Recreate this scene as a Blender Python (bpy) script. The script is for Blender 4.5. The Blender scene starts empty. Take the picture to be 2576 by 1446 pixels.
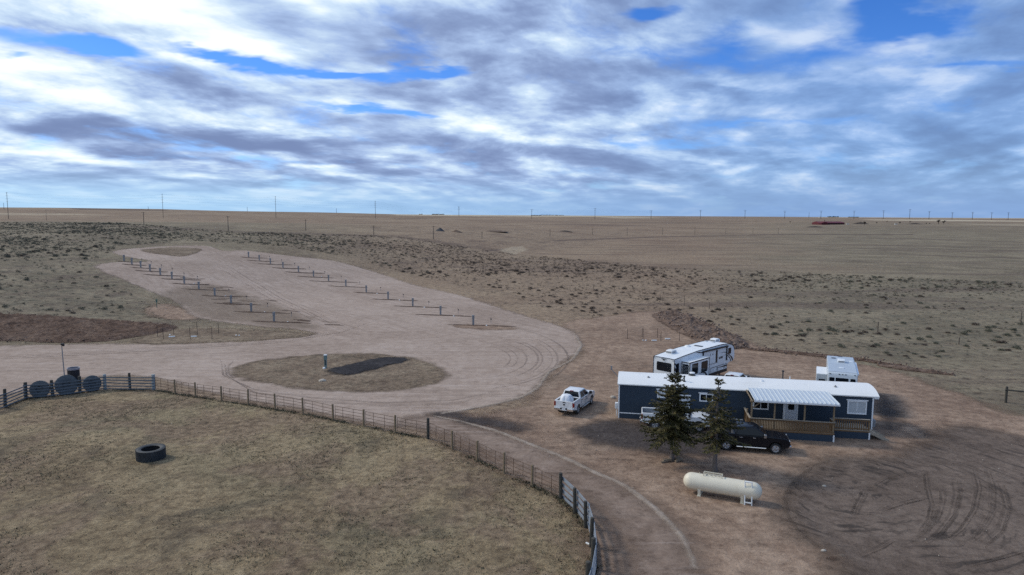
import bpy, math, random
import numpy as np
from mathutils import Vector, Matrix
random.seed(7); RNG = np.random.default_rng(11)
PI = math.pi
S = bpy.context.scene
S.render.engine = 'CYCLES'; S.cycles.use_denoising = False; S.cycles.max_bounces = 6; S.cycles.transparent_max_bounces = 12
COL = S.collection
# ------------------------------------------------------------------ camera
W, HH, F, CH = 2575., 1446., 1717., 18.0
PITCH, ROLL = math.radians(6.05), math.radians(0.32)
cd = bpy.data.cameras.new('camera'); cam = bpy.data.objects.new('camera', cd); COL.objects.link(cam)
cd.sensor_width = 36; cd.lens = 36 * F / W; cd.clip_end = 80000; cd.clip_start = .5
cam.matrix_world = Matrix.Translation((0, 0, CH)) @ Matrix.Rotation(PI / 2 - PITCH, 4, 'X') @ Matrix.Rotation(ROLL, 4, 'Z')
S.camera = cam
CR, SR, CP, SP = math.cos(ROLL), math.sin(ROLL), math.cos(PITCH), math.sin(PITCH)

def ray(px, py):
    x = (px - W / 2) / F; y = -(py - HH / 2) / F
    x, y = x * CR - y * SR, x * SR + y * CR
    return x, CP + y * SP, -SP + y * CP

def sstep(a, b, v):
    t = np.clip((np.asarray(v, float) - a) / (b - a), 0, 1)
    return t * t * (3 - 2 * t)

# ------------------------------------------------------------------ value noise
_TAB = RNG.random((512, 512))
def vnoise(x, y):
    x = np.asarray(x, float); y = np.asarray(y, float)
    xi = np.floor(x).astype(int); yi = np.floor(y).astype(int)
    fx = x - xi; fy = y - yi
    fx = fx * fx * (3 - 2 * fx); fy = fy * fy * (3 - 2 * fy)
    a = _TAB[xi % 512, yi % 512]; b = _TAB[(xi + 1) % 512, yi % 512]
    c = _TAB[xi % 512, (yi + 1) % 512]; d = _TAB[(xi + 1) % 512, (yi + 1) % 512]
    return (a * (1 - fx) + b * fx) * (1 - fy) + (c * (1 - fx) + d * fx) * fy
def fbm(x, y, o=4):
    s = 0; a = .5
    for i in range(o):
        s = s + a * vnoise(x * 2 ** i + 17.3 * i, y * 2 ** i + 5.1 * i); a *= .5
    return s / (1 - .5 ** o)

# ------------------------------------------------------------------ terrain height
_AX = [-1.2, -.75, -.51, -.34, -.2, -.08, .05, .2, .75, 1.2]
_AZ = [31, 31, 30.5, 24, 19, 16, 14.5, 12.5, 10, 10]
def terr(X, Y):
    X = np.asarray(X, float); Y = np.asarray(Y, float)
    r = np.hypot(X, Y)
    q = -X + .35 * Y
    d = q - 92; w = 40.
    t = np.where(d <= 0, 0, np.where(d < w, d * d / (2 * w), d - w / 2))
    z = 13.5 * (1 - np.exp(-t / 88)) * (1 - sstep(440, 900, r))
    a = np.where(Y > 1, np.clip(X / np.maximum(Y, 1), -1.2, 1.2), np.sign(X) * 1.2)
    A = np.interp(a, _AX, _AZ)
    far = sstep(520, 2300, r)
    und = (vnoise(X / 420 + 3.3, Y / 420) - .5) * 4 * sstep(600, 1300, r)
    return z + A * far + und

_TS = 20 * 1.01 ** np.arange(0, 770)
def hit(px, py):
    d = ray(px, py); ts = _TS
    for k in range(3):
        below = CH + d[2] * ts < terr(d[0] * ts, d[1] * ts)
        if not below.any(): ts = np.array([9000.]); i = 0; break
        i = int(np.argmax(below))
        if k < 2: ts = np.linspace(ts[max(i - 1, 0)], ts[i], 60)
    t = float(ts[i])
    return Vector((d[0] * t, d[1] * t, float(terr(d[0] * t, d[1] * t))))

def proj(X, Y, Z):
    z = np.asarray(Z, float) - CH
    cy = np.maximum(np.asarray(Y) * CP - z * SP, .01); up = np.asarray(Y) * SP + z * CP
    x = X / cy; y = up / cy
    x, y = x * CR + y * SR, -x * SR + y * CR
    return x * F + W / 2, HH / 2 - y * F

def zc(x0, y0, s):           # a crop of the photograph -> full-frame units
    return lambda x, y: ((x0 + x / s) * .6287, (y0 + y / s) * .6287)

# ------------------------------------------------------------------ tagging
def tag(o, label=None, cat=None, group=None, kind=None):
    if label: o['label'] = label
    if cat: o['category'] = cat
    if group: o['group'] = group
    if kind: o['kind'] = kind
    return o
def empty(name, loc, rz=0, label=None, cat=None, group=None):
    o = bpy.data.objects.new(name, None); COL.objects.link(o)
    o.location = loc; o.rotation_euler = (0, 0, rz); o.empty_display_size = .3
    return tag(o, label, cat, group)
def copy_tree(o, parent=None):
    c = o.copy(); COL.objects.link(c)
    if parent is not None: c.parent = parent
    for ch in list(o.children): copy_tree(ch, c)
    return c

# ------------------------------------------------------------------ mesh builder
class MB:
    def __init__(s): s.v = []; s.f = []; s.m = None
    def add(s, vs, fs):
        n = len(s.v)
        s.v += [tuple(s.m @ Vector(p)) for p in vs] if s.m else [tuple(p) for p in vs]
        s.f += [tuple(i + n for i in f) for f in fs]; return s
    def box(s, x0, x1, y0, y1, z0, z1):
        return s.add([(x0, y0, z0), (x1, y0, z0), (x1, y1, z0), (x0, y1, z0), (x0, y0, z1), (x1, y0, z1), (x1, y1, z1), (x0, y1, z1)],
                     [(0, 3, 2, 1), (4, 5, 6, 7), (0, 1, 5, 4), (1, 2, 6, 5), (2, 3, 7, 6), (3, 0, 4, 7)])
    def tube(s, p0, p1, r0, r1=None, n=8, cap=True):
        r1 = r0 if r1 is None else r1
        p0 = Vector(p0); p1 = Vector(p1); d = (p1 - p0)
        if d.length < 1e-6: return s
        d.normalize(); u = d.orthogonal().normalized(); w = d.cross(u)
        vs = []
        for p, r in ((p0, r0), (p1, r1)):
            for i in range(n):
                a = 2 * PI * i / n; vs.append(p + (u * math.cos(a) + w * math.sin(a)) * r)
        fs = [(i, (i + 1) % n, n + (i + 1) % n, n + i) for i in range(n)]
        if cap: fs += [tuple(range(n - 1, -1, -1)), tuple(range(n, 2 * n))]
        return s.add(vs, fs)
    def path(s, pts, r, n=6):
        for a, b in zip(pts[:-1], pts[1:]): s.tube(a, b, r, r, n)
        return s
    def beam(s, p0, p1, w, h):          # a board between two points: w sideways, h up
        p0 = Vector(p0); p1 = Vector(p1); d = (p1 - p0).normalized()
        up = Vector((0, 0, 1))
        if abs(d.z) > .95: up = Vector((0, 1, 0))
        sd = d.cross(up).normalized() * (w / 2); u = sd.cross(d).normalized() * (h / 2)
        vs = [p0 - sd - u, p0 + sd - u, p0 + sd + u, p0 - sd + u, p1 - sd - u, p1 + sd - u, p1 + sd + u, p1 - sd + u]
        return s.add(vs, [(0, 3, 2, 1), (4, 5, 6, 7), (0, 1, 5, 4), (1, 2, 6, 5), (2, 3, 7, 6), (3, 0, 4, 7)])
    def prism(s, poly, y0, y1):         # polygon in (x,z) drawn out along y
        n = len(poly)
        vs = [(x, y0, z) for x, z in poly] + [(x, y1, z) for x, z in poly]
        return s.add(vs, [tuple(range(n)), tuple(range(2 * n - 1, n - 1, -1))] + [(i, n + i, n + (i + 1) % n, (i + 1) % n) for i in range(n)])
    def lathe(s, prof, n=24, axis='z', c=(0, 0, 0), closed=False):
        vs = []
        for r, h in prof:
            for i in range(n):
                a = 2 * PI * i / n; x, y = r * math.cos(a), r * math.sin(a)
                p = (x, y, h) if axis == 'z' else ((h, x, y) if axis == 'x' else (x, h, y))
                vs.append((p[0] + c[0], p[1] + c[1], p[2] + c[2]))
        k = len(prof); fs = []
        for j in range(k if closed else k - 1):
            for i in range(n):
                a, b = j * n, ((j + 1) % k) * n
                fs.append((a + i, a + (i + 1) % n, b + (i + 1) % n, b + i))
        return s.add(vs, fs)
    def ribbon(s, pts, wid, th, n):     # flat strip of points with widths, thickness th along normal n
        n = Vector(n).normalized(); L = []; R = []
        for i, p in enumerate(pts):
            p = Vector(p)
            d = Vector(pts[min(i + 1, len(pts) - 1)]) - Vector(pts[max(i - 1, 0)])
            sd = d.normalized().cross(n) * (wid[i] / 2)
            L.append(p + sd); R.append(p - sd)
        vs = L + R + [p + n * th for p in L] + [p + n * th for p in R]; k = len(pts); fs = []
        for i in range(k - 1):
            fs += [(2 * k + i, 2 * k + i + 1, 3 * k + i + 1, 3 * k + i), (i, k + i, k + i + 1, i + 1),
                   (i, i + 1, 2 * k + i + 1, 2 * k + i), (k + i, 3 * k + i, 3 * k + i + 1, k + i + 1)]
        fs += [(0, 2 * k, 3 * k, k), (k - 1, 2 * k - 1, 4 * k - 1, 3 * k - 1)]
        return s.add(vs, fs)
    def build(s, name, mat, parent=None, smooth=True, ang=35, bevel=0, seg=2):
        me = bpy.data.meshes.new(name); me.from_pydata(s.v, [], s.f); me.update()
        import bmesh
        bm = bmesh.new(); bm.from_mesh(me); bmesh.ops.recalc_face_normals(bm, faces=bm.faces); bm.to_mesh(me); bm.free()
        if smooth:
            me.polygons.foreach_set('use_smooth', [True] * len(me.polygons)); me.set_sharp_from_angle(angle=math.radians(ang))
        me.materials.append(mat)
        o = bpy.data.objects.new(name, me); COL.objects.link(o)
        if parent is not None: o.parent = parent
        if bevel:
            b = o.modifiers.new('bevel', 'BEVEL'); b.width = bevel; b.segments = seg; b.limit_method = 'ANGLE'; b.angle_limit = math.radians(35)
        return o

def np_mesh(name, V, Fq, mat, attrs=None, smooth=True, parent=None, tri=False):
    me = bpy.data.meshes.new(name); V = np.asarray(V, np.float32); Fq = np.asarray(Fq, np.int32); k = Fq.shape[1]
    me.vertices.add(len(V)); me.vertices.foreach_set('co', V.ravel())
    me.loops.add(Fq.size); me.loops.foreach_set('vertex_index', Fq.ravel())
    me.polygons.add(len(Fq)); me.polygons.foreach_set('loop_start', np.arange(0, Fq.size, k, dtype=np.int32))
    me.update(calc_edges=True)
    if smooth: me.polygons.foreach_set('use_smooth', np.ones(len(Fq), bool))
    for n, d in (attrs or {}).items():
        a = me.attributes.new(n, 'FLOAT', 'POINT'); a.data.foreach_set('value', np.asarray(d, np.float32))
    me.materials.append(mat); me.validate()
    o = bpy.data.objects.new(name, me); COL.objects.link(o)
    if parent is not None: o.parent = parent
    return o

# ------------------------------------------------------------------ materials
class NT:
    def __init__(s, tree): s.t = tree; s.n = tree.nodes; s.l = tree.links
    def node(s, typ, **kw):
        n = s.n.new(typ)
        for k, v in kw.items(): setattr(n, k, v)
        return n
    def put(s, sock, v):
        if v is None: return
        if isinstance(v, bpy.types.NodeSocket): s.l.new(v, sock)
        elif isinstance(v, (tuple, list)) and len(v) == 3 and sock.type == 'RGBA': sock.default_value = (*v, 1)
        else: sock.default_value = v
    def math(s, op, a, b=None, c=None, clamp=False):
        n = s.node('ShaderNodeMath', operation=op, use_clamp=clamp)
        s.put(n.inputs[0], a); s.put(n.inputs[1], b); s.put(n.inputs[2], c); return n.outputs[0]
    def vmath(s, op, a, b=None, scale=None):
        n = s.node('ShaderNodeVectorMath', operation=op); s.put(n.inputs[0], a); s.put(n.inputs[1], b)
        if scale is not None: s.put(n.inputs['Scale'], scale)
        return n.outputs['Value'] if op in ('LENGTH', 'DOT_PRODUCT', 'DISTANCE') else n.outputs[0]
    def noise(s, vec, scale, detail=4, rough=.55, dist=0, dim='3D'):
        n = s.node('ShaderNodeTexNoise', noise_dimensions=dim); s.put(n.inputs['Vector'], vec)
        n.inputs['Scale'].default_value = scale; n.inputs['Detail'].default_value = detail
        n.inputs['Roughness'].default_value = rough; n.inputs['Distortion'].default_value = dist
        return n.outputs['Fac']
    def ss(s, v, a, b, lo=0., hi=1.):
        n = s.node('ShaderNodeMapRange', interpolation_type='SMOOTHSTEP'); s.put(n.inputs['Value'], v)
        s.put(n.inputs['From Min'], a); s.put(n.inputs['From Max'], b); s.put(n.inputs['To Min'], lo); s.put(n.inputs['To Max'], hi); return n.outputs[0]
    def mix(s, f, a, b):
        n = s.node('ShaderNodeMix', data_type='RGBA'); s.put(n.inputs[0], f); s.put(n.inputs[6], a); s.put(n.inputs[7], b); return n.outputs[2]
    def mul(s, c, k):
        n = s.node('ShaderNodeMix', data_type='RGBA', blend_type='MULTIPLY'); n.inputs[0].default_value = 1; s.put(n.inputs[6], c); s.put(n.inputs[7], k); return n.outputs[2]
    def ramp(s, f, stops):
        n = s.node('ShaderNodeValToRGB'); e = n.color_ramp.elements
        while len(e) < len(stops): e.new(.5)
        for i, (p, c) in enumerate(stops): e[i].position = p; e[i].color = (*c, 1)
        s.put(n.inputs[0], f); return n.outputs[0]
    def attr(s, name): return s.node('ShaderNodeAttribute', attribute_name=name).outputs['Fac']
    def bump(s, h, strength=.5, dist=.05):
        n = s.node('ShaderNodeBump'); n.inputs['Strength'].default_value = strength; n.inputs['Distance'].default_value = dist; s.put(n.inputs['Height'], h); return n.outputs[0]

def newmat(name):
    m = bpy.data.materials.new(name); m.use_nodes = True; nt = NT(m.node_tree); b = nt.n['Principled BSDF']; return m, nt, b
def mat(name, col, rough=.5, metal=0., var=.12, scale=3., bump=0., bscale=30., coat=0., spec=.5, dirt=None, dirtamt=.0):
    m, t, b = newmat(name)
    tc = t.node('ShaderNodeTexCoord').outputs['Object']
    n = t.noise(tc, scale, 5, .6)
    c = t.mix(n, tuple(x * (1 - var) for x in col), tuple(min(1, x * (1 + var)) for x in col))
    if dirt:
        d = t.ss(t.noise(tc, scale * .7, 6, .65), .5, .78, 0, dirtamt); c = t.mix(d, c, dirt)
    t.put(b.inputs['Base Color'], c); b.inputs['Roughness'].default_value = rough; b.inputs['Metallic'].default_value = metal
    b.inputs['Coat Weight'].default_value = coat; b.inputs['Coat Roughness'].default_value = .08
    b.inputs['Specular IOR Level'].default_value = spec
    if bump: t.put(b.inputs['Normal'], t.bump(t.noise(tc, bscale, 4), bump, .02))
    return m

MT = dict(
    white_paint=mat('white_paint', (.72, .73, .74), .35, var=.03, scale=1.2, coat=.5, dirt=(.35, .30, .25), dirtamt=.18),
    black_paint=mat('black_paint', (.006, .007, .011), .25, var=.1, coat=.0, spec=.32),
    glass=mat('dark_glass', (.008, .011, .016), .10, var=.2, spec=.28),
    tyre=mat('tyre_rubber', (.022, .022, .024), .85, var=.25, bump=.4, dirt=(.12, .10, .08), dirtamt=.25),
    alloy=mat('alloy_wheel', (.42, .43, .45), .3, .8),
    chrome=mat('chrome', (.62, .63, .65), .18, .95, var=.05),
    blackplastic=mat('black_plastic', (.02, .02, .022), .55),
    tail=mat('tail_lamp_red', (.22, .012, .012), .2, coat=.5),
    lamp=mat('lamp_lens', (.62, .64, .66), .12, coat=.6),
    plate=mat('number_plate', (.62, .63, .66), .5),
    decal=mat('door_decal', (.10, .17, .20), .5, var=.5, scale=14),
    bedliner=mat('bed_liner', (.05, .05, .055), .8, bump=.3),
    bedgrey=mat('bed_grey', (.26, .28, .31), .5, .2),
    tarp=mat('white_tarp', (.70, .72, .76), .6, var=.06, bump=.25, bscale=8),
    rv_white=mat('camper_white', (.70, .73, .76), .3, var=.04, scale=.8, coat=.3, dirt=(.40, .38, .34), dirtamt=.2),
    rv_roof=mat('camper_roof', (.74, .76, .78), .6, var=.06, scale=.9, dirt=(.42, .40, .36), dirtamt=.35),
    rv_grey=mat('camper_grey', (.46, .51, .56), .4, var=.05, scale=.8, coat=.2, dirt=(.30, .30, .29), dirtamt=.2),
    rv_greyroof=mat('camper_grey_roof', (.40, .46, .53), .6, var=.12, scale=.9, dirt=(.28, .30, .33), dirtamt=.35),
    trim=mat('black_trim', (.013, .013, .016), .4),
    siding=None,
    roof=mat('white_roof_coating', (.78, .78, .77), .55, var=.05, scale=.6, dirt=(.45, .42, .36), dirtamt=.3, bump=.15, bscale=3),
    whitetrim=mat('white_trim', (.72, .74, .77), .5, var=.05, dirt=(.42, .38, .33), dirtamt=.15),
    blind=mat('window_blind', (.42, .45, .48), .3, var=.06),
    doorpaint=mat('door_paint', (.58, .61, .66), .45, var=.04),
    metalroof=mat('galvanised_roof', (.56, .61, .65), .42, .15, var=.14, scale=2.5),
    deckwood=mat('weathered_wood', (.30, .26, .21), .8, var=.25, scale=6, bump=.3),
    brownwood=mat('stained_wood', (.145, .083, .036), .75, var=.3, scale=6, bump=.3),
    postwood=mat('treated_post', (.21, .155, .095), .8, var=.3, scale=5, bump=.4),
    darkpost=mat('dark_creosote_post', (.052, .048, .040), .85, var=.35, scale=5, bump=.5),
    greyboard=mat('grey_weathered_board', (.105, .125, .145), .8, var=.35, scale=4, bump=.4, dirt=(.05, .06, .065), dirtamt=.5),
    palepost=mat('pale_weathered_post', (.27, .30, .31), .8, var=.25, scale=4, bump=.4),
    silverboard=mat('silver_grey_board', (.215, .245, .285), .75, var=.3, scale=4, bump=.4, dirt=(.14, .15, .16), dirtamt=.45),
    rust=mat('rusty_pipe', (.115, .070, .046), .75, .2, var=.35, scale=6),
    rubber=mat('old_tyre_rubber', (.030, .034, .038), .7, var=.35, scale=4, bump=.5, bscale=14, dirt=(.12, .125, .125), dirtamt=.35),
    faded=mat('faded_tyre', (.085, .098, .108), .75, var=.35, scale=4, bump=.5, bscale=14),
    tank=mat('cream_tank_paint', (.68, .625, .50), .5, var=.06, scale=1.3, dirt=(.42, .33, .22), dirtamt=.4),
    galv=mat('galvanised_steel', (.23, .235, .245), .55, .1, var=.15),
    green=mat('green_painted_steel', (.06, .13, .105), .55, var=.2),
    greenbox=mat('green_pedestal', (.13, .20, .20), .55, var=.15),
    darkmetal=mat('dark_steel', (.02, .02, .026), .6, .3, var=.3),
    rimmetal=mat('bare_steel_rim', (.30, .30, .34), .5, .5),
    bark=mat('spruce_bark', (.13, .11, .10), .9, var=.4, scale=9, bump=.8, bscale=22),
    polewood=mat('utility_pole_wood', (.075, .068, .062), .85, var=.2),
    wire=mat('wire', (.06, .065, .07), .5, .5),
    barnred=mat('barn_red', (.095, .010, .017), .7, var=.15, scale=.5),
    barnroof=mat('barn_roof_red', (.115, .013, .022), .7, var=.15, scale=.5),
    whitething=mat('white_far', (.75, .76, .76), .5),
    twig=mat('bare_twigs', (.075, .062, .052), .9, var=.2),
    pvc=mat('white_plastic_pipe', (.78, .79, .78), .4),
    rock=mat('pale_stone', (.42, .37, .31), .9, var=.3, scale=6, bump=.6),
    stump=mat('split_log_wood', (.22, .17, .12), .9, var=.4, scale=7, bump=.7),
    redclod=mat('red_clod', (.185, .132, .105), .95, var=.4, scale=2), darkclod=mat('dark_clod', (.105, .070, .054), .95, var=.45, scale=2), darkstone=mat('dark_stone', (.10, .085, .075), .9, var=.4),
    steel_t=mat('rusty_t_post', (.07, .05, .042), .8, .2),
    gravelpile=None,
)
def siding():
    m, t, b = newmat('navy_panel_siding'); tc = t.node('ShaderNodeTexCoord').outputs['Object']
    n = t.noise(tc, 1.4, 5, .6)
    c = t.mix(n, (.014, .028, .049), (.022, .041, .068)); t.put(b.inputs['Base Color'], c)
    w = t.node('ShaderNodeTexWave', wave_type='BANDS', bands_direction='X', wave_profile='SAW'); t.put(w.inputs[0], tc); w.inputs['Scale'].default_value = .78
    g = t.ss(w.outputs['Fac'], .0, .09)
    t.put(b.inputs['Normal'], t.bump(t.math('ADD', g, t.math('MULTIPLY', t.noise(t.vmath('MULTIPLY', tc, (30, 30, 3)), 1, 3), .4)), .5, .015)); b.inputs['Roughness'].default_value = .7
    return m
MT['siding'] = siding()
def foliage(name, a, b_, c_, up=.55):
    m, t, b = newmat(name); g = t.node('ShaderNodeNewGeometry')
    n = t.noise(t.node('ShaderNodeTexCoord').outputs['Object'], 1.6, 4, .6)
    r = t.math('ADD', t.math('MULTIPLY', g.outputs['Random Per Island'], .5), t.math('MULTIPLY', t.ss(n, .3, .7), .5))
    t.put(b.inputs['Base Color'], t.ramp(r, [(0, a), (.5, b_), (1, c_)])); b.inputs['Roughness'].default_value = .75; b.inputs['Specular IOR Level'].default_value = .2
    if up: t.put(b.inputs['Normal'], t.vmath('NORMALIZE', t.vmath('ADD', t.vmath('SCALE', g.outputs['Normal'], scale=1 - up), (0, 0, up))))
    return m
MT['needles'] = foliage('spruce_needles', (.028, .028, .012), (.062, .058, .022), (.135, .105, .042))
MT['sage'] = foliage('sagebrush_leaves', (.040, .027, .022), (.068, .048, .038), (.115, .090, .068))
MT['sagegreen'] = foliage('green_sagebrush_leaves', (.055, .057, .040), (.092, .094, .066), (.15, .148, .105))
MT['belt'] = foliage('far_tree_foliage', (.02, .022, .018), (.035, .036, .028), (.05, .05, .04))
MT['tuft'] = foliage('dry_grass_blades', (.13, .112, .064), (.21, .178, .105), (.30, .255, .155), up=.95)

def soil(name, dark, mid, light, s_big=.08, s_mid=.9, s_fine=7., rough=.95, bump=.6, bdist=.06, feather=None, namp=2.0, nscale=.5, extra=None, contrast=(.3, .7), speck=.5, amax=1.0, gain=1.0):
    """Ground material. feather: half width in metres of the worn edge (reads the 'edge' attribute)."""
    m, t, b = newmat(name)
    tc = t.node('ShaderNodeTexCoord').outputs['Object']
    nb = t.noise(tc, s_big, 6, .62, .4); nm = t.noise(tc, s_mid, 9, .72, .3); nf = t.noise(tc, s_fine, 5, .72)
    f = t.math('ADD', t.math('ADD', t.math('MULTIPLY', nb, .36), t.math('MULTIPLY', nm, .42)), t.math('MULTIPLY', nf, .22))
    f = t.ss(f, contrast[0] + .06, contrast[1] - .06)
    c = t.ramp(f, [(0, tuple(x * gain for x in dark)), (.5, tuple(x * gain for x in mid)), (1, tuple(x * gain for x in light))])
    if extra: c = extra(t, c, tc, nb, nm, nf)
    if speck:
        sp = t.noise(t.vmath('ADD', tc, (31.7, 12.9, 3.3)), s_mid * 1.7, 8, .76, .2)
        dk = t.math('MULTIPLY', t.ss(sp, .505, .62), speck); lt = t.math('MULTIPLY', t.ss(sp, .49, .36), speck * .6)
        c = t.mix(dk, c, t.mul(c, (.42, .40, .40))); c = t.mix(lt, c, t.mul(c, (1.42, 1.40, 1.36)))
    t.put(b.inputs['Base Color'], c); b.inputs['Roughness'].default_value = rough; b.inputs['Specular IOR Level'].default_value = .12
    h = t.math('ADD', t.math('MULTIPLY', nm, 1.6), t.math('MULTIPLY', nf, .6))
    t.put(b.inputs['Normal'], t.bump(h, bump, bdist))
    if feather:
        e = t.attr('edge')
        n1 = t.math('SUBTRACT', t.noise(tc, nscale, 7, .70), .5)
        e = t.math('ADD', e, t.math('MULTIPLY', n1, namp * 2))
        a = t.ss(e, -feather, feather, 0., amax)
        tr = t.node('ShaderNodeBsdfTransparent'); mx = t.node('ShaderNodeMixShader'); out = t.n['Material Output']
        t.put(mx.inputs[0], a); t.l.new(tr.outputs[0], mx.inputs[1]); t.l.new(b.outputs[0], mx.inputs[2]); t.l.new(mx.outputs[0], out.inputs[0])
    return m
# ================================================================== SKY, SUN
S.view_settings.view_transform = 'Standard'; S.view_settings.look = 'None'
S.view_settings.exposure = 0.0; S.view_settings.gamma = 1.0
SUN_AZ, SUN_EL = math.radians(-68), math.radians(38)      # azimuth from +Y towards +X
world = bpy.data.worlds.new('World'); S.world = world; world.use_nodes = True
world.cycles.sampling_method = 'MANUAL'; world.cycles.sample_map_resolution = 512
wt = NT(world.node_tree)
def build_sky():
    t = wt; bg = t.n['Background']
    sky = t.node('ShaderNodeTexSky', sky_type='NISHITA'); sky.sun_disc = False
    sky.sun_elevation = SUN_EL; sky.sun_rotation = SUN_AZ; sky.altitude = 1600; sky.air_density = 1.0; sky.dust_density = .4; sky.ozone_density = 2.0
    hs = t.node('ShaderNodeHueSaturation'); hs.inputs['Saturation'].default_value = 1.28; hs.inputs['Value'].default_value = 1.0
    t.l.new(sky.outputs[0], hs.inputs['Color'])
    v = t.node('ShaderNodeTexCoord').outputs['Generated']
    sp = t.node('ShaderNodeSeparateXYZ'); t.l.new(v, sp.inputs[0]); x, y, z = sp.outputs
    zc_ = t.math('MAXIMUM', z, 0.0)
    den = t.math('ADD', zc_, .16)
    cb = t.node('ShaderNodeCombineXYZ'); t.put(cb.inputs[0], t.math('DIVIDE', x, den)); t.put(cb.inputs[1], t.math('DIVIDE', y, den)); p = cb.outputs[0]
    # slight rotation + stretch: the cloud rows run from lower left to upper right
    mp = t.node('ShaderNodeMapping'); mp.inputs['Rotation'].default_value = (0, 0, .25); mp.inputs['Scale'].default_value = (.8, 1.05, 1); t.l.new(p, mp.inputs[0]); p = mp.outputs[0]
    p3 = t.vmath('MULTIPLY', p, (1.0, .62, 1.0))
    wrp = t.node('ShaderNodeTexNoise'); wrp.inputs['Scale'].default_value = 1.6; wrp.inputs['Detail'].default_value = 5; t.put(wrp.inputs['Vector'], p3)
    p4 = t.vmath('ADD', p3, t.vmath('SCALE', t.vmath('SUBTRACT', wrp.outputs['Color'], (.5, .5, .5)), scale=.55))
    def puff(v, sc):
        n = t.node('ShaderNodeTexVoronoi', feature='SMOOTH_F1', voronoi_dimensions='2D'); t.put(n.inputs['Vector'], v); n.inputs['Scale'].default_value = sc; n.inputs['Smoothness'].default_value = .6; n.inputs['Randomness'].default_value = 1.
        return n.outputs['Distance']
    pf = t.math('ADD', t.math('MULTIPLY', puff(p4, 2.5), .6), t.math('MULTIPLY', puff(t.vmath('ADD', p4, (3.3, 8.1, 0)), 6.5), .4))
    pf = t.math('SUBTRACT', .43, pf)           # > 0 inside a billow
    n1 = t.noise(p3, 1.45, 9, .60, .25)
    n1b = t.noise(t.vmath('ADD', p3, (-.15, .10, 0)), 1.45, 8, .58, .25)
    n2 = t.noise(t.vmath('ADD', p, (13.1, 4.7, 2)), 1.3, 7, .55, .3)
    n3 = t.noise(t.vmath('ADD', p3, (3.1, 24.7, 5)), 5.5, 7, .62, .4)
    az = t.math('ARCTAN2', x, y); el = t.math('ARCSINE', z)
    wn = t.noise(p, 1.3, 5, .6)
    wn2 = t.noise(t.vmath('ADD', p, (7., 9., 1.)), 1.5, 5, .6)
    ca = t.node('ShaderNodeCombineXYZ')
    t.put(ca.inputs[0], t.math('ADD', az, t.math('MULTIPLY', t.math('SUBTRACT', wn, .5), .22)))
    t.put(ca.inputs[1], t.math('ADD', el, t.math('MULTIPLY', t.math('MULTIPLY', t.math('SUBTRACT', wn2, .5), .55), t.math('ADD', zc_, .02))))
    ae = ca.outputs[0]
    def blobs(lst):
        tot = None
        for px, py, rx, ry, k in lst:
            d = ray(px, py); L = math.sqrt(sum(q * q for q in d))
            a0 = math.atan2(d[0], d[1]); e0 = math.asin(d[2] / L)
            dd = t.vmath('MULTIPLY', t.vmath('SUBTRACT', ae, (a0, e0, 0)), (F / rx, F / ry, 0))
            g = t.math('MULTIPLY', t.math('POWER', .37, t.vmath('DOT_PRODUCT', dd, dd)), k)
            tot = g if tot is None else t.math('ADD', tot, g)
        return tot
    gaps = blobs([(110, 12, 230, 34, -.45), (420, 30, 160, 60, -.3), (120, 95, 150, 42, .36), (215, 140, 90, 22, .26), (500, 125, 130, 17, .32), (640, 156, 120, 13, .3), (875, 185, 120, 14, .34), (1110, 193, 95, 17, .40),
                  (905, 272, 130, 13, .26), (1080, 287, 90, 9, .2), (15, 170, 35, 14, .3), (1612, 8, 75, 24, .36), (2262, 30, 95, 38, .42), (1825, 150, 130, 45, .2),
                  (2040, 120, 120, 40, .18), (1890, 300, 130, 17, .3), (1695, 352, 130, 16, .26), (2480, 150, 140, 12, .2), (1100, 375, 140, 14, .18)])
    darks = blobs([(125, 328, 210, 27, .75), (310, 384, 220, 15, .6), (115, 416, 140, 8, .5), (285, 441, 170, 9, .45), (730, 352, 210, 23, .75), (850, 404, 135, 12, .6),
                   (490, 427, 120, 9, .4), (630, 458, 160, 9, .4), (455, 228, 130, 30, .35), (535, 262, 110, 20, .35), (1190, 35, 200, 50, .55), (1240, 145, 110, 22, .35),
                   (1600, 205, 180, 36, .45), (1480, 262, 230, 20, .42), (1340, 50, 90, 45, .3), (1440, 372, 210, 18, .35), (970, 432, 110, 9, .3), (2250, 260, 260, 90, .12), (1800, 250, 90, 12, .25)])
    brights = blobs([(230, 188, 230, 42, .55), (60, 122, 70, 28, .4), (340, 50, 260, 60, .34), (690, 190, 140, 22, .4), (790, 32, 90, 18, .3), (60, 230, 180, 60, .4), (480, 320, 240, 22, .3), (60, 362, 300, 14, .25),
                     (1790, 215, 70, 18, .4), (1880, 228, 60, 14, .35), (2180, 183, 120, 14, .3), (1600, 90, 140, 55, .2), (1650, 285, 90, 14, .2), (1500, 320, 160, 14, .15), (2170, 395, 130, 18, .22)])
    cov = t.ss(t.math('SUBTRACT', t.math('ADD', t.math('ADD', n1, t.math('MULTIPLY', pf, .30)), t.math('MULTIPLY', t.math('SUBTRACT', n3, .5), .42)), t.math('MULTIPLY', gaps, t.math('ADD', .35, t.math('MULTIPLY', n3, 1.3)))), .19, .47)
    rel = t.math('MULTIPLY', t.math('SUBTRACT', n1b, n1), 2.9)
    rel = t.math('ADD', rel, t.math('MULTIPLY', pf, .95))
    left = t.ss(az, .12, -.62)
    b = t.math('ADD', t.math('ADD', .385, t.math('MULTIPLY', t.math('SUBTRACT', n2, .5), 1.0)), rel)
    b = t.math('ADD', b, t.math('MULTIPLY', t.math('SUBTRACT', n3, .5), .62))
    b = t.math('ADD', b, t.math('MULTIPLY', left, .24))
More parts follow.
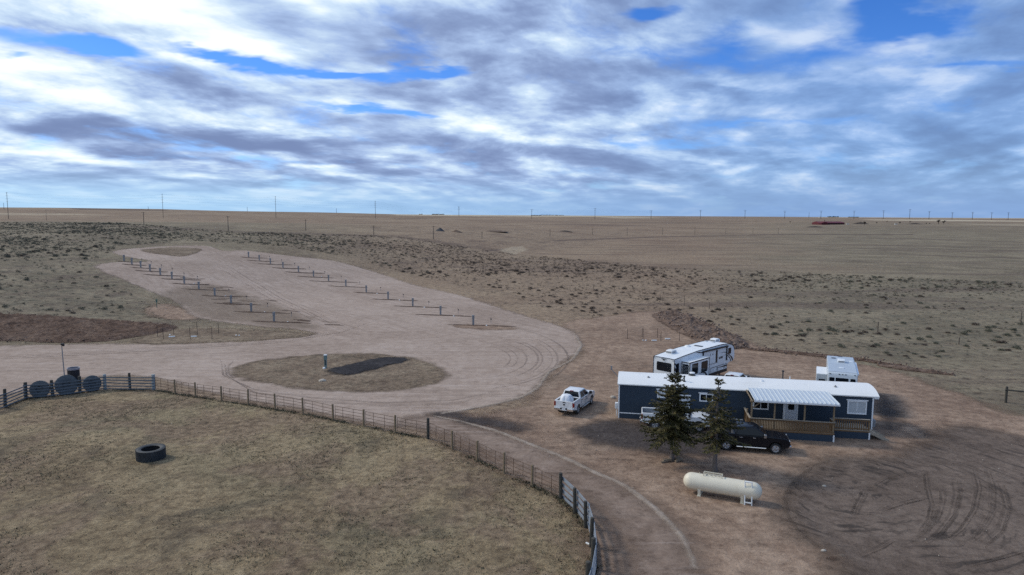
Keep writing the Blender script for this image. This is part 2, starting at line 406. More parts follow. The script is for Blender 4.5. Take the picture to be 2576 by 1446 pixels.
    b = t.math('SUBTRACT', t.math('ADD', b, t.math('MULTIPLY', brights, .55)), t.math('MULTIPLY', darks, 1.0))
    b = t.ss(b, -.38, 1.18)
    K = 10.0
    cl = t.ramp(t.math('ADD', b, 0, clamp=True), [(0, (.20, .275, .49)), (.22, (.275, .375, .62)), (.48, (.41, .55, .83)), (.74, (.64, .80, .98)), (1, (1.05, 1.12, 1.15))])
    clr = t.ramp(t.math('ADD', b, 0, clamp=True), [(0, (.16, .235, .415)), (.25, (.21, .325, .56)), (.5, (.27, .42, .70)), (.75, (.42, .58, .86)), (1, (.75, .86, 1.0))])
    right = t.ss(az, .0, .45)
    cl = t.mix(right, cl, clr)
    skyc = t.mul(hs.outputs[0], (.82, 1.04, 1.55))
    skyc = t.mul(skyc, (1, 1, 1))
    clK = t.mul(cl, (K, K, K))
    n = t.n.new('ShaderNodeMix'); n.data_type = 'RGBA'; n.clamp_result = False
    t.put(n.inputs[0], t.math('MULTIPLY', cov, t.math('SUBTRACT', 1., t.math('MULTIPLY', right, .22)))); t.put(n.inputs[6], skyc); t.put(n.inputs[7], clK)
    # thin veil towards the horizon
    hz = t.mix(t.ss(az, -.6, .5), (.42 * K, .68 * K, .95 * K), (.235 * K, .39 * K, .70 * K))
    fz = t.math('MULTIPLY', t.ss(el, .072, .004), .86)
    c = t.mix(fz, n.outputs[2], hz)
    t.l.new(c, bg.inputs['Color']); bg.inputs['Strength'].default_value = .1
build_sky()
sl = bpy.data.lights.new('sun', 'SUN'); sl.energy = 2.0; sl.angle = math.radians(9); sl.color = (1, .92, .80)
sun = bpy.data.objects.new('sun', sl); COL.objects.link(sun)
sd = Vector((math.sin(SUN_AZ) * math.cos(SUN_EL), math.cos(SUN_AZ) * math.cos(SUN_EL), math.sin(SUN_EL)))
sun.rotation_euler = (-sd).to_track_quat('-Z', 'Y').to_euler(); sun.location = sd * 120

# ================================================================== GROUND
def inpoly(x, y, poly):
    x = np.asarray(x); y = np.asarray(y); c = np.zeros(x.shape, bool); n = len(poly)
    for i in range(n):
        x0, y0 = poly[i]; x1, y1 = poly[(i + 1) % n]
        if y0 == y1: continue
        k = ((y0 > y) != (y1 > y)) & (x < (x1 - x0) * (y - y0) / (y1 - y0) + x0); c ^= k
    return c
def sdist(x, y, poly):
    d = np.full(x.shape, 1e18); n = len(poly)
    for i in range(n):
        ax, ay = poly[i]; bx, by = poly[(i + 1) % n]; ex, ey = bx - ax, by - ay; L = ex * ex + ey * ey + 1e-12
        t = np.clip(((x - ax) * ex + (y - ay) * ey) / L, 0, 1)
        d = np.minimum(d, (x - ax - t * ex) ** 2 + (y - ay - t * ey) ** 2)
    d = np.sqrt(d); return np.where(inpoly(x, y, poly), d, -d)
def world_poly(P, sub=4):
    out = []; n = len(P)            # Catmull-Rom in photo units, then onto the terrain
    for i in range(n):
        p0, p1, p2, p3 = P[i - 1], P[i], P[(i + 1) % n], P[(i + 2) % n]
        for k in range(sub):
            t = k / sub
            q = [.5 * (2 * p1[j] + (p2[j] - p0[j]) * t + (2 * p0[j] - 5 * p1[j] + 4 * p2[j] - p3[j]) * t * t + (3 * p1[j] - p0[j] - 3 * p2[j] + p3[j]) * t ** 3) for j in (0, 1)]
            h = hit(*q); out.append((h.x, h.y))
    return out
def blur_mask(px, py, P):
    return inpoly(px, py, P)

# vegetation, field and painted sunlit regions (outlined in photo units, tested on the projected terrain points)
SAGE = [(-900, 520), (0, 549), (250, 557), (600, 584), (1000, 595), (1300, 640), (1700, 676), (2100, 690), (2800, 722), (2800, 860), (2300, 905), (2000, 860), (1640, 780), (1480, 800), (1330, 765), (1200, 728), (1000, 682), (880, 648), (720, 620), (500, 606), (300, 618), (230, 664), (260, 700), (330, 740), (420, 782), (440, 806), (200, 800), (0, 786), (-900, 786)]
def ground_mat():
    def ex(t, c, tc, nb, nm, nf):
        nl = t.noise(tc, .0042, 6, .62, .6); nl2 = t.noise(tc, .016, 5, .6, .5)
        cc = t.ramp(t.math('ADD', t.math('MULTIPLY', nl, .6), t.math('MULTIPLY', nl2, .4)), [(.32, (.125, .080, .058)), (.44, (.225, .155, .106)), (.56, (.295, .218, .148)), (.68, (.38, .295, .205))])
        c = t.mix(.62, c, cc)
        g = t.math('MULTIPLY', t.attr('green'), t.ss(nm, .25, .7, .55, 1.0))
        c = t.mix(g, c, t.ramp(nb, [(.35, (.120, .112, .076)), (.65, (.250, .218, .150))]))
        s = t.math('MULTIPLY', t.attr('sage'), t.ss(t.noise(tc, .35, 5, .7), .46, .66))
        c = t.mix(t.math('MULTIPLY', s, .55), c, t.mix(t.attr('green'), (.105, .080, .062), (.098, .100, .075)))
        c = t.mix(t.math('MULTIPLY', t.attr('dark'), t.ss(nl2, .3, .6, .5, 1.)), c, (.100, .070, .058))
        c = t.mix(t.math('MULTIPLY', t.attr('pale'), .9), c, (.52, .44, .315))  # sunlit horizon strips painted into the ground colour as pale straw
        # faint old tracks and draws across the far plain
        w = t.noise(t.vmath('MULTIPLY', tc, (.004, .03, 1)), 1, 5, .7, 1.5)
        c = t.mix(t.math('MULTIPLY', t.ss(w, .50, .64), .55), c, (.115, .082, .066))
        return c
    return soil('prairie_soil', (.125, .086, .062), (.232, .170, .118), (.32, .25, .172), .06, .55, 3.2, bump=.8, bdist=.2, extra=ex, speck=.85, gain=1.2)
MT['ground'] = ground_mat()
def build_ground():
    fw = np.radians(np.arange(-52, 52.01, .22)); bk = np.radians(np.arange(56, 304.1, 4))
    th = np.concatenate([fw, bk]); rr = np.concatenate([[0.5], 6 * 1.0145 ** np.arange(0, 620)]); rr = rr[rr < 42000]
    T, R = np.meshgrid(th, rr); X = R * np.sin(T); Y = R * np.cos(T); Z = terr(X, Y)
    Z = Z - np.where(R < 30, .0, 0)
    nT, nR = len(th), len(rr)
    idx = np.arange(nT * nR).reshape(nR, nT)
    a = idx[:-1, :]; b = np.roll(idx, -1, 1)[:-1, :]; c = np.roll(idx, -1, 1)[1:, :]; d = idx[1:, :]
    Fq = np.stack([a, d, c, b], -1).reshape(-1, 4)
    px, py = proj(X, Y, Z); px = px.ravel(); py = py.ravel(); front = (Y.ravel() > 1)
    r = R.ravel(); az = T.ravel()
    wob = (fbm(X.ravel() / 60, Y.ravel() / 60) - .5)
    sage = (inpoly(px, py + wob * 26, SAGE) & front).astype(float)
    left = sstep(-.10, -.42, np.arctan2(X.ravel(), Y.ravel())) * sstep(70, 130, r) * sstep(640, 430, r)
    right = sstep(.20, .50, np.arctan2(X.ravel(), Y.ravel()) + wob * .25) * .8 * sstep(2400, 700, r)
    green = np.clip(np.maximum(left * .75, right), 0, 1) * front
    pale = np.zeros(len(px))  # mask of far strips whose sunlight is put into the colour
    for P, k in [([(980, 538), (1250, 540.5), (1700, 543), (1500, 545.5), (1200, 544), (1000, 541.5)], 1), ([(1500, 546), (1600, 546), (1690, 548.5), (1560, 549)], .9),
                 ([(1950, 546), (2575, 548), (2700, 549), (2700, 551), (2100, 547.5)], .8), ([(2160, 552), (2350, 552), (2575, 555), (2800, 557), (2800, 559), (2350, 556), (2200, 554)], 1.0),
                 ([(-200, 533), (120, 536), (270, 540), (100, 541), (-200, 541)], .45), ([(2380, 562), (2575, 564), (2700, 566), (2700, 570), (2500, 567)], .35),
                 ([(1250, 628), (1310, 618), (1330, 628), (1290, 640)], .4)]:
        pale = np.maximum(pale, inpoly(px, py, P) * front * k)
    dark = np.zeros(len(px))
    for P, k in [([(170, 523), (300, 525), (440, 528), (400, 530), (200, 528)], .8), ([(980, 549), (1110, 547), (1110, 549), (1000, 552)], .5), ([(1390, 604), (1680, 594), (2000, 588), (2300, 589), (2300, 591), (2000, 590), (1680, 596), (1400, 607)], .8),
                 ([(1310, 565), (1440, 562), (1580, 566), (1690, 568), (1560, 569), (1400, 566)], .5), ([(1310, 556), (1700, 558), (1900, 562), (1700, 563), (1450, 560)], .35),
                 ([(300, 566), (620, 581), (1000, 592), (1290, 632), (1280, 636), (990, 597), (600, 585), (300, 570)], .55),
                 ([(2100, 596), (2300, 599), (2575, 608), (2575, 611), (2300, 602), (2100, 599)], .45), ([(1950, 612), (2200, 615), (2575, 622), (2575, 625), (2200, 618)], .5), ([(1900, 632), (2300, 640), (2575, 648), (2575, 652), (2300, 643)], .5)]:
        dark = np.maximum(dark, inpoly(px, py, P) * front * k)
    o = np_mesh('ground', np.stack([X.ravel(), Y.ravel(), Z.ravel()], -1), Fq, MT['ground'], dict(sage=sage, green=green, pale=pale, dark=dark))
    tag(o, 'dry brown prairie grassland rolling out to the horizon', 'prairie', kind='structure')
build_ground()

def sheet(name, poly, mt, step, off, label, feather=1.0, relief=None, catmull=4, cat='ground', ext=2.0):
    wp = world_poly(poly, catmull)
    xs = [p[0] for p in wp]; ys = [p[1] for p in wp]
    gx = np.arange(min(xs) - ext - step, max(xs) + ext + step, step); gy = np.arange(min(ys) - ext - step, max(ys) + ext + step, step)
    X, Y = np.meshgrid(gx, gy); sd_ = sdist(X, Y, wp)
    Z = terr(X, Y) + off
    if relief: Z = Z + relief(X, Y, sd_)
    ny, nx = X.shape; idx = np.arange(nx * ny).reshape(ny, nx)
    q = np.stack([idx[:-1, :-1], idx[:-1, 1:], idx[1:, 1:], idx[1:, :-1]], -1).reshape(-1, 4)
    keep = (sd_.ravel()[q].max(1) > -ext)
    q = q[keep]; used = np.unique(q); rm = np.full(nx * ny, -1); rm[used] = np.arange(len(used))
    V = np.stack([X.ravel(), Y.ravel(), Z.ravel()], -1)[used]
    o = np_mesh(name, V, rm[q], mt, dict(edge=sd_.ravel()[used]))
    tag(o, label, cat, kind='structure'); return o, wp

# --- materials of the laid surfaces
def past_ex(t, c, tc, nb, nm, nf):
    n = t.noise(tc, .16, 6, .68, .8); n2 = t.noise(tc, .055, 4, .6, .5)
    c = t.mix(t.math('MULTIPLY', t.ss(n, .50, .64), .60), c, (.110, .086, .064))
    gr = t.math('MULTIPLY', t.ss(n2, .48, .62), .26)
    c = t.mix(gr, c, t.mix(t.ss(nm, .35, .65), (.140, .138, .085), (.29, .262, .165)))
    bp_ = t.noise(t.vmath('ADD', tc, (9., 4., 2.)), .10, 6, .66, .7)
    c = t.mix(t.math('MULTIPLY', t.ss(bp_, .47, .58), .70), c, t.mix(t.ss(nm, .35, .65), (.165, .112, .076), (.34, .245, .168)))
    st = t.noise(t.vmath('MULTIPLY', tc, (1.2, 3.4, 1)), 1.7, 5, .7, .8)
    return t.mix(t.math('MULTIPLY', t.ss(st, .52, .66), .45), c, (.105, .088, .064))
MT['pasture'] = soil('paddock_grass', (.150, .106, .066), (.315, .235, .142), (.44, .34, .212), .12, 1.3, 7, bump=1.0, bdist=.22, feather=.5, namp=.5, nscale=1.2, extra=past_ex, speck=.55)
def dirt_ex(t, c, tc, nb, nm, nf):
    w = t.noise(t.vmath('MULTIPLY', tc, (.25, 1.6, 1)), 1, 6, .7, 1.2)
    c = t.mix(t.math('MULTIPLY', t.ss(w, .52, .70), .45), c, (.095, .068, .052))
    n2 = t.noise(tc, .11, 4, .6, .6)
    return t.mix(t.math('MULTIPLY', t.ss(n2, .52, .68), .5), c, (.185, .140, .106))
MT['dirt'] = soil('packed_dirt', (.112, .073, .052), (.184, .127, .091), (.265, .192, .140), .10, .9, 6, bump=.8, bdist=.10, feather=1.1, namp=2.4, nscale=.28, extra=dirt_ex, gain=1.5)
def grav_ex(t, c, tc, nb, nm, nf):
    n = t.noise(tc, 26, 2, .6); c = t.mix(t.math('MULTIPLY', t.ss(n, .45, .7), .25), c, (.20, .152, .125))
    sp = t.node('ShaderNodeSeparateXYZ'); t.put(sp.inputs[0], tc)
    mp = t.node('ShaderNodeMapping'); mp.inputs['Rotation'].default_value = (0, 0, math.radians(-128)); t.put(mp.inputs[0], tc)
    # wheel streaks: along the lot up the slope, across the picture on the entrance road
    w1 = t.noise(t.vmath('MULTIPLY', mp.outputs[0], (.035, 1.1, 1)), 1.0, 6, .68, 1.0)
    w2 = t.noise(t.vmath('MULTIPLY', tc, (.05, 1.0, 1)), 1.1, 6, .68, 1.2)
    k = t.ss(sp.outputs[1], 92, 108)
    w = t.math('ADD', t.math('MULTIPLY', w1, k), t.math('MULTIPLY', w2, t.math('SUBTRACT', 1., k)))
    c = t.mix(t.math('MULTIPLY', t.ss(w, .51, .66), .50), c, (.235, .176, .140)); c = t.mix(t.math('MULTIPLY', t.ss(w, .46, .34), .45), c, (.43, .35, .305))
    g = t.noise(tc, .07, 5, .65, .8)
    return t.mix(t.math('MULTIPLY', t.ss(g, .52, .70), .35), c, (.23, .172, .135))
MT['gravel'] = soil('pinkish_gravel', (.270, .200, .157), (.365, .280, .226), (.445, .355, .296), .045, .7, 5, bump=.5, bdist=.06, feather=.7, namp=1.4, nscale=.35, extra=grav_ex, speck=.22)
MT['drive'] = soil('driveway_gravel', (.165, .115, .086), (.240, .174, .134), (.325, .248, .20), .09, .7, 5, bump=.5, bdist=.05, feather=1.4, namp=1.3, nscale=.3, extra=grav_ex)
def isl_ex(t, c, tc, nb, nm, nf):
    n = t.noise(tc, .5, 6, .7, .6); c = t.mix(t.math('MULTIPLY', t.ss(n, .5, .64), .6), c, (.085, .066, .046)); return c
MT['island'] = soil('island_dry_grass', (.125, .088, .062), (.215, .158, .110), (.30, .235, .165), .15, 1.0, 6, bump=.9, bdist=.15, feather=.8, namp=1.6, nscale=.5, extra=isl_ex, speck=.7)
MT['millings'] = soil('asphalt_millings', (.018, .016, .018), (.034, .031, .033), (.062, .056, .057), .3, 1.6, 9, bump=.9, bdist=.08, feather=.45, namp=1.3, nscale=.45)
def grad_ex(t, c, tc, nb, nm, nf):
    # tracks of a grader turning round a point left of the graded ground's middle
    o = hit(*zgr0(900, 640)); d = t.vmath('SUBTRACT', tc, (o.x, o.y, 0)); sp = t.node('ShaderNodeSeparateXYZ'); t.put(sp.inputs[0], d)
    wob = t.math('MULTIPLY', t.math('SUBTRACT', t.noise(tc, .22, 3), .5), 2.4)
    rr = t.math('ADD', t.vmath('LENGTH', d), wob); an = t.math('ARCTAN2', sp.outputs[1], sp.outputs[0])
    cb = t.node('ShaderNodeCombineXYZ'); t.put(cb.inputs[0], t.math('MULTIPLY', rr, 1.7)); t.put(cb.inputs[1], t.math('MULTIPLY', an, 1.9))
    n = t.noise(cb.outputs[0], 1., 5, .62); big = t.ss(t.noise(tc, .16, 3), .38, .52)
    k = t.math('MULTIPLY', t.math('MULTIPLY', t.ss(n, .51, .63), .80), big)
    c = t.mix(k, c, (.052, .042, .036)); c = t.mix(t.math('MULTIPLY', t.math('MULTIPLY', t.ss(n, .45, .34), .4), big), c, (.185, .150, .125)); return c
zgr0 = zc(3000, 1700, 2.3504)
MT['worn'] = soil('worn_millings', (.045, .037, .036), (.072, .060, .057), (.115, .096, .088), .3, 1.6, 9, bump=.9, bdist=.08, feather=1.1, namp=2.0, nscale=.35, amax=.82)
MT['graded'] = soil('graded_dark_dirt', (.098, .072, .056), (.148, .111, .088), (.205, .157, .126), .12, .9, 7, bump=.8, bdist=.08, feather=2.0, namp=2.2, nscale=.2, extra=grad_ex)
MT['bank'] = soil('turned_earth', (.072, .045, .034), (.140, .090, .066), (.21, .148, .112), .25, 1.3, 5, bump=1.0, bdist=.2, feather=.3, namp=.9, nscale=.6, speck=.9)
MT['redsoil'] = soil('red_spoil_earth', (.085, .056, .043), (.155, .108, .084), (.235, .175, .140), .3, .9, 4, bump=1.0, bdist=.15, feather=.3, namp=.8, nscale=.7)
MT['berm'] = soil('dark_dirt_strip', (.055, .034, .027), (.088, .056, .044), (.125, .085, .068), .3, 1.0, 5, bump=.8, bdist=.08, feather=.22, namp=.5, nscale=.8, amax=.88)
MT['track'] = soil('scuffed_dirt_rut', (.048, .038, .032), (.070, .055, .046), (.10, .08, .068), .3, 1.0, 5, bump=.8, bdist=.06, feather=.14, namp=.30, nscale=.6, amax=.24)
MT['gtrack'] = soil('gravel_wheel_mark', (.150, .114, .098), (.200, .155, .134), (.25, .20, .175), .3, 1.0, 5, bump=.6, bdist=.06, feather=.2, namp=.42, nscale=.30, amax=.30)
MT['ltrack'] = soil('pale_gravel_edge', (.36, .285, .225), (.45, .37, .30), (.54, .45, .38), .3, 1.0, 5, bump=.6, bdist=.06, feather=.25, namp=.5, nscale=.4, amax=.62)

z4 = zc(2900, 1380, 3.286); z3 = zc(2440, 1480, 3.442); z1 = zc(2400, 1300, 1.928); z5 = zc(380, 960, 2.8); z6 = zc(900, 960, 2.342)
z7 = zc(500, 1480, 1.9815); z8 = zc(1600, 1600, 2.0656); zl = zc(0, 1240, 2.862); zgr = zc(3000, 1700, 2.3504)

FENCE_BOARD_L = [zl(60, 1115), zl(295, 1015), zl(605, 990), zl(915, 950), zl(1203, 912), zl(1490, 915), zl(1760, 915)]
FENCE_PIPE = [zl(1760, 915)] + [z7(*p) for p in [(398, 190), (560, 215), (765, 245), (977, 278), (1190, 315), (1410, 348), (1650, 400), (1891, 445), (2141, 500), (2401, 545)]] + [z8(*p) for p in [(432, 407), (638, 500), (859, 607), (1092, 712), (1328, 823)]]
FENCE_BOARD_R = [z8(1328, 823), z8(1445, 935), (1472.7, 1327), (1485.8, 1375.5), (1490.5, 1432), (1478, 1500), (1448, 1590)]

sheet('pasture', [(-500, 1100), (-150, 1055)] + FENCE_BOARD_L + FENCE_PIPE[1:] + FENCE_BOARD_R[1:] + [(1380, 1800), (400, 2300), (-500, 1800)], MT['pasture'], 1.0, .008, 'olive brown short grass inside the fenced paddock', 1, catmull=2, ext=.8)
YARD = [(1330, 1020), (1345, 985), (1400, 925), (1450, 900), (1455, 860), (1420, 825), (1440, 806), (1520, 796), (1640, 782), (1760, 810), (1850, 850), (1960, 884), (2100, 905), (2230, 930), (2330, 962), (2440, 1002), (2575, 1048), (2800, 1100), (2900, 1300), (2900, 1700), (1900, 2300), (1380, 1900), (1470, 1560), (1500, 1440), (1492, 1370), (1470, 1310), (1415, 1245), (1330, 1215), (1260, 1180), (1190, 1145), (1120, 1100), (1085, 1070), (1100, 1040), (1200, 1040)]
sheet('dirt_yard', YARD, MT['dirt'], 1.0, .014, 'bare brown packed dirt yard around the navy mobile home', 2, catmull=3, ext=4.5)
LOT = [(-500, 885), (-150, 872), (0, 871), (200, 865), (380, 866), (520, 862), (640, 858), (760, 846), (795, 838), (740, 828), (660, 822), (576, 812), (520, 803), (486, 794), (463, 774), (430, 752), (390, 738), (340, 716), (290, 696), (255, 682), (240, 668), (262, 663), (300, 659), (330, 660), (380, 656), (330, 648), (284, 634), (340, 624.5), (441, 618.5), (508, 618), (542, 624), (564, 631), (620, 630.5), (733, 644), (807, 652), (861, 661), (968, 692), (1038, 716), (1156, 743), (1257, 775), (1340, 801), (1400, 818), (1442, 838), (1462, 866), (1448, 890), (1405, 915), (1372, 945), (1352, 975), (1310, 998), (1240, 1018), (1160, 1034), (1085, 1042), (1050, 1058), (980, 1072), (890, 1056), (800, 1036), (700, 1018), (600, 1000), (500, 980), (400, 952), (330, 945), (200, 950), (80, 975), (-100, 1020), (-500, 1080)]
sheet('gravel_road', LOT, MT['gravel'], 1.0, .024, 'pinkish tan gravel road and camping lot running up the slope', 2, catmull=3, cat='road', ext=2.5)
DRIVE = [(1000, 1064), (1060, 1048), (1110, 1046), (1160, 1062), (1250, 1087), (1342, 1124), (1432, 1160), (1495, 1192), (1575, 1226), (1650, 1282), (1720, 1352), (1760, 1440), (1770, 1560), (1680, 1700), (1600, 1500), (1590, 1400), (1550, 1320), (1490, 1258), (1420, 1212), (1345, 1190), (1275, 1160), (1200, 1125), (1130, 1096), (1060, 1078)]
sheet('driveway', DRIVE, MT['drive'], .6, .032, 'worn gravel driveway curving along the pipe fence', 2, catmull=3, cat='driveway', ext=3.2)
sheet('oval_island', [(588, 928), (640, 910), (760, 896), (900, 889), (1020, 899), (1080, 914), (1116, 936), (1118, 952), (1085, 967), (1000, 981), (900, 986), (800, 980), (700, 969), (620, 954), (590, 941)], MT['island'], .5, .032, 'oval island of dry grass in the gravel road', 2, ext=2)
sheet('loop_island', [(356, 630), (390, 625), (434, 622.5), (485, 624), (505, 628), (498, 634), (480, 640), (455, 645), (425, 642), (385, 637)], MT['island'], .8, .06, 'small grass island inside the far turning loop', 2, ext=2)
sheet('wedge_island', [(330, 858), (400, 836), (455, 827), (560, 826), (640, 829), (740, 836), (788, 841), (740, 850), (640, 856), (520, 862), (400, 866)], MT['island'], .5, .036, 'wedge of brown grass between the road and the camping lot', 2, ext=2)
sheet('asphalt_patch', [(826, 933), (860, 922), (930, 905), (975, 899), (1022, 902), (1018, 910), (960, 925), (885, 943), (850, 944)], MT['millings'], .3, .042, 'black asphalt pad on the oval island', 1, ext=.8, relief=lambda X, Y, s: .08 * sstep(-.1, .5, s) * (.6 + .8 * fbm(X * 1.2, Y * 1.2)))
sheet('asphalt_patch', [(1450, 1078), (1480, 1066), (1560, 1058), (1650, 1068), (1760, 1085), (1850, 1120), (1800, 1146), (1700, 1145), (1600, 1130), (1510, 1115), (1462, 1098)], MT['worn'], .4, .024, 'dark asphalt millings spread beside the mobile home', 1, ext=3)
sheet('asphalt_patch', [(1090, 1043), (1130, 1040), (1220, 1052), (1300, 1068), (1325, 1082), (1270, 1086), (1190, 1066)], MT['worn'], .3, .040, 'dark smear of asphalt millings along the driveway edge', 1, ext=3)
GRADED = [zgr(790, 310), zgr(640, 375), zgr(500, 470), zgr(390, 580), zgr(335, 690), zgr(345, 830), zgr(430, 960), zgr(560, 1080), zgr(700, 1190), zgr(850, 1290), (2100, 1420), (2200, 1560), (2900, 1560), (2900, 1240), (2640, 1130), (2500, 1085), (2400, 1075), (2320, 1110), (2240, 1150)]
sheet('graded_ground', GRADED, MT['graded'], .6, .022, 'dark freshly graded ground with curving ruts', 1, ext=2.2, relief=lambda X, Y, s: .10 * sstep(-.4, .3, s) * sstep(1.6, .4, s) * (.4 + fbm(X * .9, Y * .9)))
def clod(h, f=1.1):
    return lambda X, Y, s: h * sstep(-.2, 1.6, s) * (.25 + 1.3 * np.abs(fbm(X * f, Y * f, 5) - .38) + .55 * vnoise(X * f * 2.6, Y * f * 2.6) ** 2 + .25 * vnoise(X * f * 6, Y * f * 6))
sheet('earth_bank', [(-400, 780), (-100, 785), (0, 790), (120, 795), (300, 808), (400, 816), (442, 820), (430, 832), (330, 850), (250, 860), (120, 862), (0, 858), (-400, 870)], MT['bank'], .35, .02, 'bank of dark turned earth beside the gravel road', 1, ext=1, relief=clod(.55))
sheet('spoil_bank', [(1640, 792), (1690, 786), (1740, 796), (1800, 822), (1850, 846), (1882, 866), (1860, 878), (1800, 876), (1740, 852), (1680, 822)], MT['redsoil'], .2, .02, 'heaps of red spoil earth left along a trench', 1, ext=.8, relief=clod(.7, .9))

def ridge(name, P, width, h, mt, label, seg=40, kind='structure', cat='ground', base=.03, world=False, build=True, tap=True):
    pts = [Vector(p) for p in P] if world else [hit(*p) for p in P]
    xs = np.array([[p.x, p.y] for p in pts]); L = np.concatenate([[0], np.cumsum(np.hypot(*np.diff(xs, axis=0).T))])
    n = max(seg, 4); t = np.linspace(0, L[-1], n); cx = np.interp(t, L, xs[:, 0]); cy = np.interp(t, L, xs[:, 1])
    k = np.array([1, 2, 3, 2, 1]) / 9.
    if len(pts) > 2 and n > 8:
        pad = 2; cx = np.convolve(np.pad(cx, pad, 'edge'), k, 'valid'); cy = np.convolve(np.pad(cy, pad, 'edge'), k, 'valid')
    dx = np.gradient(cx); dy = np.gradient(cy); l = np.hypot(dx, dy); nx, ny = -dy / l, dx / l
    m = 9; u = np.linspace(-1, 1, m)
    taper = np.minimum(1, np.minimum(t, L[-1] - t) / (.18 * L[-1] + 1e-6)); taper = np.sqrt(np.clip(taper, 0, 1))
    wv = width / 2 * ((.35 + .65 * taper) if tap else np.ones(n))
    X = cx[:, None] + nx[:, None] * u * wv[:, None]; Y = cy[:, None] + ny[:, None] * u * wv[:, None]
    pr = np.clip(1 - u ** 2, 0, 1)[None, :]
    Z = terr(X, Y) + base + h * pr * taper[:, None] * (.3 + .8 * fbm(X * 1.1, Y * 1.1) + (.6 * vnoise(X * 2.4, Y * 2.4) ** 2 if h > .3 else 0))
    edge = (1 - np.abs(u))[None, :] * wv[:, None] * np.where(taper[:, None] > .02, 1, 0) - .03 - (0 if tap else .25 * (1 - taper[:, None]))
    idx = np.arange(n * m).reshape(n, m)
    q = np.stack([idx[:-1, :-1], idx[1:, :-1], idx[1:, 1:], idx[:-1, 1:]], -1).reshape(-1, 4)
    V = np.stack([X.ravel(), Y.ravel(), Z.ravel()], -1)
    if not build: return V, q, edge.ravel()
    o = np_mesh(name, V, q, mt, dict(edge=edge.ravel())); return tag(o, label, cat, kind=kind)
def ridges(name, lst, mt, label, cat, tap=True):
    Vs, Qs, Es, n = [], [], [], 0
    for a in lst:
        V, q, e = ridge('', *a[:1], a[1], a[2], None, '', seg=a[3], base=a[4], build=False, tap=tap)
        Vs.append(V); Qs.append(q + n); Es.append(e); n += len(V)
    o = np_mesh(name, np.concatenate(Vs), np.concatenate(Qs), mt, dict(edge=np.concatenate(Es))); return tag(o, label, cat, kind='structure')

ridge('spoil_ridge', [(1846, 873), (1900, 880), (1960, 884), (2040, 893), (2110, 900), (2180, 907), (2240, 918), (2300, 929), (2350, 938), (2405, 943)], 1.7, .30, MT['bank'], 'long low windrow of dug earth at the edge of the yard', seg=150)
ridge('spoil_ridge', [(2205, 918), (2260, 927), (2330, 935), (2380, 941)], 1.7, .35, MT['redsoil'], 'short reddish windrow ending near the open prairie', seg=70)

sheet('bare_patch', [(362, 782), (395, 766), (440, 768), (480, 784), (500, 800), (450, 804), (400, 798)], MT['dirt'], .7, .02, 'bare brown patch around the green marker post', 1, ext=3)
sheet('bare_patch', [(1140, 819), (1190, 817), (1260, 820), (1300, 826), (1270, 829), (1200, 828), (1160, 823)], MT['dirt'], .4, .05, 'brown dirt patch at the nearest right hookup', .6, ext=2)
MT['rowgrass'] = soil('worn_row_grass', (.125, .092, .062), (.205, .155, .108), (.29, .23, .165), .15, 1.0, 6, bump=.9, bdist=.12, feather=2.5, namp=5.5, nscale=.22, amax=.34, speck=.6)
sheet('worn_grass', [(400, 742), (450, 728), (530, 716), (600, 735), (680, 762), (770, 800), (800, 826), (740, 826), (660, 818), (576, 806), (520, 798), (470, 776)], MT['rowgrass'], .8, .034, 'ragged worn grass and dirt between the left hookup sites', 2, ext=7)
sheet('bare_patch', [(2200, 1000), (2225, 996), (2250, 1020), (2262, 1060), (2240, 1078), (2214, 1050)], MT['worn'], .4, .026, 'dark patch of ground beside the right end wall of the mobile home', 1, ext=3)  # darker patch of ground at the foot of the end wall
LROW = [(325, 240), (413, 275), (512, 310), (616, 348), (731, 393), (861, 436), (1000, 490), (1163, 552), (1341, 625), (1524, 712), (1750, 805), (2005, 915)]
RROW = [(221, 163), (321, 194), (425, 225), (543, 262), (688, 302), (829, 345), (970, 387), (1132, 435), (1323, 493), (1528, 557), (1759, 623), (2019, 703), (2325, 798)]
bl = []
for row, zf, k in ((LROW, z5, 1.0), (RROW, z6, 1.0)):
    for i, (a, b) in enumerate(row):
        x, y = zf(a, b); f = i / len(row); sc = (.42 + .58 * f)
        w = .9 + .5 * random.random()
        bl.append(([(x - 70 * sc * random.uniform(.6, 1.1), y - 1.5), (x - 20 * sc, y + .8), (x + 30 * sc, y + 2), (x + 105 * sc * random.uniform(.75, 1.15), y + 5 * sc)], w * random.uniform(.55, .9) * (1.3 - .5 * f), .13, 30, .05))
for i in range(20):
    f = random.random(); x = 470 + 330 * f + random.uniform(-110, 90) * (.5 + f * .6); y = 700 + 118 * f + random.uniform(-12, 14)
    bl.append(([(x, y), (x + random.uniform(8, 26), y + random.uniform(0, 2)), (x + random.uniform(30, 60), y + random.uniform(0, 4))], random.uniform(.3, .7), .07, 14, .05))
ridges('dirt_strip', bl, MT['berm'], 'thin dark dirt strips left across the gravel at each hookup', 'ground')
